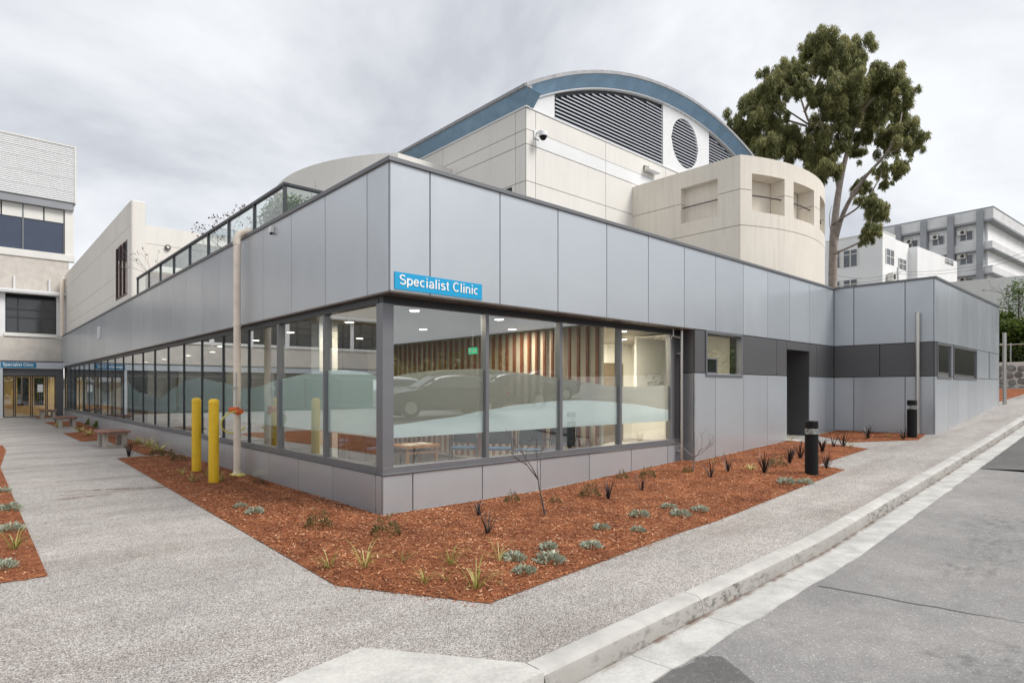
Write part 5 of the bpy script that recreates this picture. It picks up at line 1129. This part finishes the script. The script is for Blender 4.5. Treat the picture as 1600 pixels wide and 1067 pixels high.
PLANTS = [('silver', 375, 797, .8, 'beside a larger one left of the building corner'), ('silver', 398, 806, 1.05, 'the larger of two left of the building corner'), ('silver', 803, 880, 1.1, 'at the front tip of the bed, left of a bigger clump'), ('silver', 859, 882, 1.25, 'biggest clump near the front tip of the bed'), ('silver', 819, 899, .95, 'nearest the camera at the front tip of the bed'), ('silver', 857, 865, .9, 'just behind the biggest clump at the front of the bed'),
          ('silver', 924, 860, 1.05, 'alone on the path edge right of the front clumps'), ('silver', 940, 833, .9, 'behind the lone one on the path edge'), ('silver', 1000, 811, 1.15, 'mid street bed, behind a smaller one'), ('silver', 997, 834, .8, 'small, in the middle of the street bed near the path'), ('silver', 1045, 797, 1, 'back one of three in the middle of the street bed'), ('silver', 1063, 810, 1.2, 'front one of three in the middle of the street bed'), ('silver', 1094, 802, 1.05, 'right one of three in the middle of the street bed'), ('silver', 1228, 758, 1.3, 'spreading in front of the black bollard light'), ('silver', 1258, 756, 1.1, 'right up against the path beside the black bollard light'),
          ('silver', 10, 800, 1.5, 'large, at the left edge of the left bed'), ('silver', 16, 832, 1.2, 'in front of the large clump in the left bed'), ('silver', 4, 770, 1.1, 'behind the large clump in the left bed'), ('silver', 4, 893, 1, 'at the near edge of the left bed'),
          ('grass', 514, 890, .9, 'arching flat, nearest the left tip of the bed'), ('grass', 570, 893, 1.15, 'full, second from the left tip of the bed'), ('grass', 629, 882, .75, 'small upright, third from the left tip of the bed'), ('grass', 664, 915, .9, 'sparse, close to the front path edge'), ('grass', 705, 890, 1.15, 'tall, behind the front path edge'), ('grass', 744, 922, 1.25, 'tallest, nearest the front tip of the bed'), ('grass', 697, 912, .6, 'tiny, between two taller tufts at the front'), ('grass', 780, 884, .9, 'left of the silver clumps at the front'), ('grass', 284, 745, 1, 'left of the yellow bollards'), ('grass', 300, 757, 1, 'in front of the farther yellow bollard'), ('grass', 322, 748, 1, 'between the two yellow bollards'), ('grass', 346, 755, 1, 'right of the nearer yellow bollard'), ('grass', 23, 862, 1.1, 'upright in the left bed in front of the silver plants'), ('grass', 1235, 690, 1.1, 'at the left side of the dark doorway'), ('grass', 1116, 728, .9, 'behind the first flax by the small window'), ('grass', 1390, 684, .9, 'at the foot of the wing wall'), ('grass', 1330, 700, .8, 'beside the doorway path'),
          ('flax', 748, 810, .75, 'left one of the pair in front of the street glazing'), ('flax', 761, 837, .95, 'right one of the pair in front of the street glazing'), ('flax', 951, 785, .9, 'leaning, in the middle of the street bed'), ('flax', 1003, 770, .95, 'upright, right of the leaning one in the street bed'), ('flax', 1111, 748, 1.2, 'tall dark spike below the small window, left one'), ('flax', 1137, 741, 1.1, 'tall dark spike below the small window, right one'), ('flax', 1194, 741, 1.2, 'between the dark spikes and the bollard light'), ('flax', 1233, 727, 1.15, 'just left of the black bollard light'), ('flax', 1250, 719, 1.2, 'behind the black bollard light on its left'), ('flax', 1285, 708, 1.2, 'behind the black bollard light on its right'), ('flax', 1303, 700, 1.1, 'in the strip by the doorway, left one'), ('flax', 1318, 700, 1.15, 'in the strip by the doorway, right one'), ('flax', 1291, 734, 1, 'at the sharp tip of the bed right of the bollard light'), ('flax', 1356, 686, 1.25, 'against the wing wall left of the steel post'), ('flax', 1412, 687, 1.1, 'at the foot of the wing bollard light'), ('flax', 201, 714, 1.3, 'on the bed corner beside the nearest bench'), ('flax', 87, 661, 1.2, 'by the legs of the farthest bench'),
          ('shrub', 498, 830, 1.05, 'left of the building corner'), ('shrub', 603, 842, 1.15, 'straight in front of the building corner'), ('shrub', 262, 715, 1.2, 'behind the grass left of the bollards'), ('shrub', 245, 712, 1.2, 'at the path end of the bed near the striped plants'), ('shrub', 279, 722, 1.1, 'behind the farther yellow bollard'), ('shrub', 922, 780, 1.1, 'upright, in the middle of the street bed by the wall'), ('shrub', 1012, 748, 1, 'below the last street window'), ('shrub', 972, 750, .8, 'close to the base wall under the street windows'), ('shrub', 800, 788, .8, 'close to the base wall left of the curving sapling'), ('shrub', 868, 790, .6, 'tiny, right of the curving sapling'), ('shrub', 1075, 741, .7, 'by the foot of the thin downpipe'), ('shrub', 1215, 732, 1.1, 'among the flax left of the bollard light'), ('shrub', 404, 757, .7, 'close to the base wall right of the riser pipe'),
          ('green', 148, 664, 1, 'against the path side wall, left one'), ('green', 160, 669, .95, 'against the path side wall, right one'), ('green', 207, 682, 1.05, 'behind the nearest bench'), ('cream', 232, 700, 1.1, 'right of the nearest bench, first one'), ('cream', 248, 708, 1.2, 'right of the nearest bench, nearest the camera'), ('cream', 216, 694, 1, 'right behind the nearest bench'), ('cream', 139, 682, 1, 'left of the nearest bench at the bed edge'), ('cream', 125, 676, 1, 'in front of the middle bench'), ('cream', 92, 668, 1.1, 'left of the middle bench'), ('cream', 1172, 737, .6, 'between the dark spikes and the bollard light')]
r = random.Random(77)
for kind, x, y, s, where in PLANTS:
    g_ = onG(x, y); h = g_.z + .012
    for poly, mound in BEDS:
        if inside((g_.x, g_.y), poly): h = bed_h(g_.x, g_.y, poly, mound) - .004
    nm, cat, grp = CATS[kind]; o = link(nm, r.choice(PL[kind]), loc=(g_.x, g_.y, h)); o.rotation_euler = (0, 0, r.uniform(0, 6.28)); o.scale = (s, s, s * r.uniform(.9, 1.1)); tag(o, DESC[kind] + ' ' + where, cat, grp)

# ------------------------------------------------------------------ cars parked across the road: the glass shows their reflection
def make_car(loc, rz, paint, label, hatch):
    o = thing('parked_car', label, 'car', loc, 'cars parked across the road'); L, W = 4.4, .88
    st = [(-2.22, .42, .62, .60, .70), (-2.15, .30, .74, .72, .82), (-1.9, .22, .84, .80, .87), (-1.2, .20, .93, .90, .89), (-1.0, .20, .96, 1.0, .89), (-.35, .20, .97, 1.40, .89), (.2, .20, .98, 1.47, .89), (.9, .20, .99, 1.46, .89), (1.45, .20, 1.0, 1.36 if hatch else 1.22, .89), (1.95, .22, .99, 1.03, .87), (2.15, .30, .93, .95, .82), (2.23, .44, .75, .77, .72)]
    m = MB()
    for x, lo, belt, roof, w in st:
        wr = w * (.98 if roof - belt < .1 else .70 + .2 * max(0, (1.2 - roof))); ring = [(w * .90, lo), (w, lo + .16), (w, (lo + belt) / 2 + .08), (w * .97, belt), (wr, belt + (roof - belt) * .86), (wr * .8, roof - .01)]
        m.v += [(x, -a, z) for a, z in ring] + [(x, 0, roof)] + [(x, a, z) for a, z in ring[::-1]]
    n = 13
    for i in range(len(st) - 1): m.f += [(i * n + k, i * n + k + 1, (i + 1) * n + k + 1, (i + 1) * n + k) for k in range(n - 1)] + [(i * n + n - 1, i * n, (i + 1) * n, (i + 1) * n + n - 1)]
    m.f += [tuple(range(n)), tuple((len(st) - 1) * n + k for k in range(n))[::-1]]
    def loc_(mm): mm.v = [(v[0] + loc[0], v[1] + loc[1], v[2] + loc[2]) for v in mm.v]; return mm
    bd = loc_(m).build('body', paint, o, True); sm3 = bd.modifiers.new('smooth', 'SUBSURF'); sm3.levels = sm3.render_levels = 1
    for sg in (-1, 1):
        gl = MB(); gl.v = [(-.86, sg * .85, 1.02), (1.55, sg * .85, 1.04), (1.25, sg * .70, 1.30), (-.28, sg * .69, 1.34)]; gl.v += [(v[0], v[1] + sg * .012, v[2]) for v in gl.v]; gl.f = [(0, 1, 2, 3), (4, 5, 6, 7), (0, 1, 5, 4), (1, 2, 6, 5), (2, 3, 7, 6), (3, 0, 4, 7)]; loc_(gl).build('side_window', 'dark_glass', o)
        for x in (-1.35, 1.32):
            t = loc_(MB().tube([(x, sg * (W - .2), .33), (x, sg * (W + .01), .33)], .33, 20)).build('wheel', 'tyre', o, True); loc_(MB().tube([(x, sg * (W + .0), .33), (x, sg * (W + .025), .33)], .21, 12)).build('rim', 'steel', t, True)
        loc_(MB().box(2.14, 2.235, sg * .62 - .14, sg * .62 + .14, .74, .9)).build('tail_light', 'car_light', o); loc_(MB().box(-2.235, -2.16, sg * .6 - .16, sg * .6 + .16, .62, .76)).build('headlight', 'lamp_clear', o)
    ws = MB(); ws.v = [(-1.0, -.70, 1.0), (-1.0, .70, 1.0), (-.42, .56, 1.37), (-.42, -.56, 1.37)]; ws.v += [(v[0] - .02, v[1], v[2] + .025) for v in ws.v]; ws.f = [(0, 1, 2, 3), (4, 5, 6, 7), (0, 1, 5, 4), (1, 2, 6, 5), (2, 3, 7, 6), (3, 0, 4, 7)]; loc_(ws).build('windscreen', 'dark_glass', o)
    o.rotation_euler = (0, 0, rz)
for u, v, rz, pt, lab, h in ((8.6, -10.2, .3, 'car_black', 'dark hatchback reflected in the corner street window', True), (12.6, -11.6, .3, 'car_black', 'dark sedan reflected in the second street window', False), (9.8, -16.2, .35, 'car_white', 'white car behind the dark ones in the window reflection', True), (16.4, -13.6, .3, 'car_grey', 'grey car reflected beyond the dark sedan', False), (5.2, -15.2, .3, 'car_white', 'white car reflected at the left side of the corner street window', False), (-8.5, 4.0, 1.45, 'car_blue', 'blue car reflected low in the path side windows', True), (-8.7, 9.6, 1.5, 'car_white', 'white car reflected in the path side windows beyond the blue one', False)):
    make_car((u, v, (road_h(u, v) + .005) if v < -4 else G(u, v) + .005), rz, pt, lab, h)
far = []
r = random.Random(5)
for i in range(70): u = -10 + 80 * i / 70 + r.uniform(-1, 1); far.append(((u, -48 + r.uniform(-3, 3), 1.5 + r.uniform(0, 3.4)), (2.4, 1.8, 1.9), 150))
tag(leaves('far_trees', 'leaf_gum', far, 6, .8, .6, .2, None, .5), 'line of distant trees across the car park seen reflected in the glass', 'trees', kind='stuff')
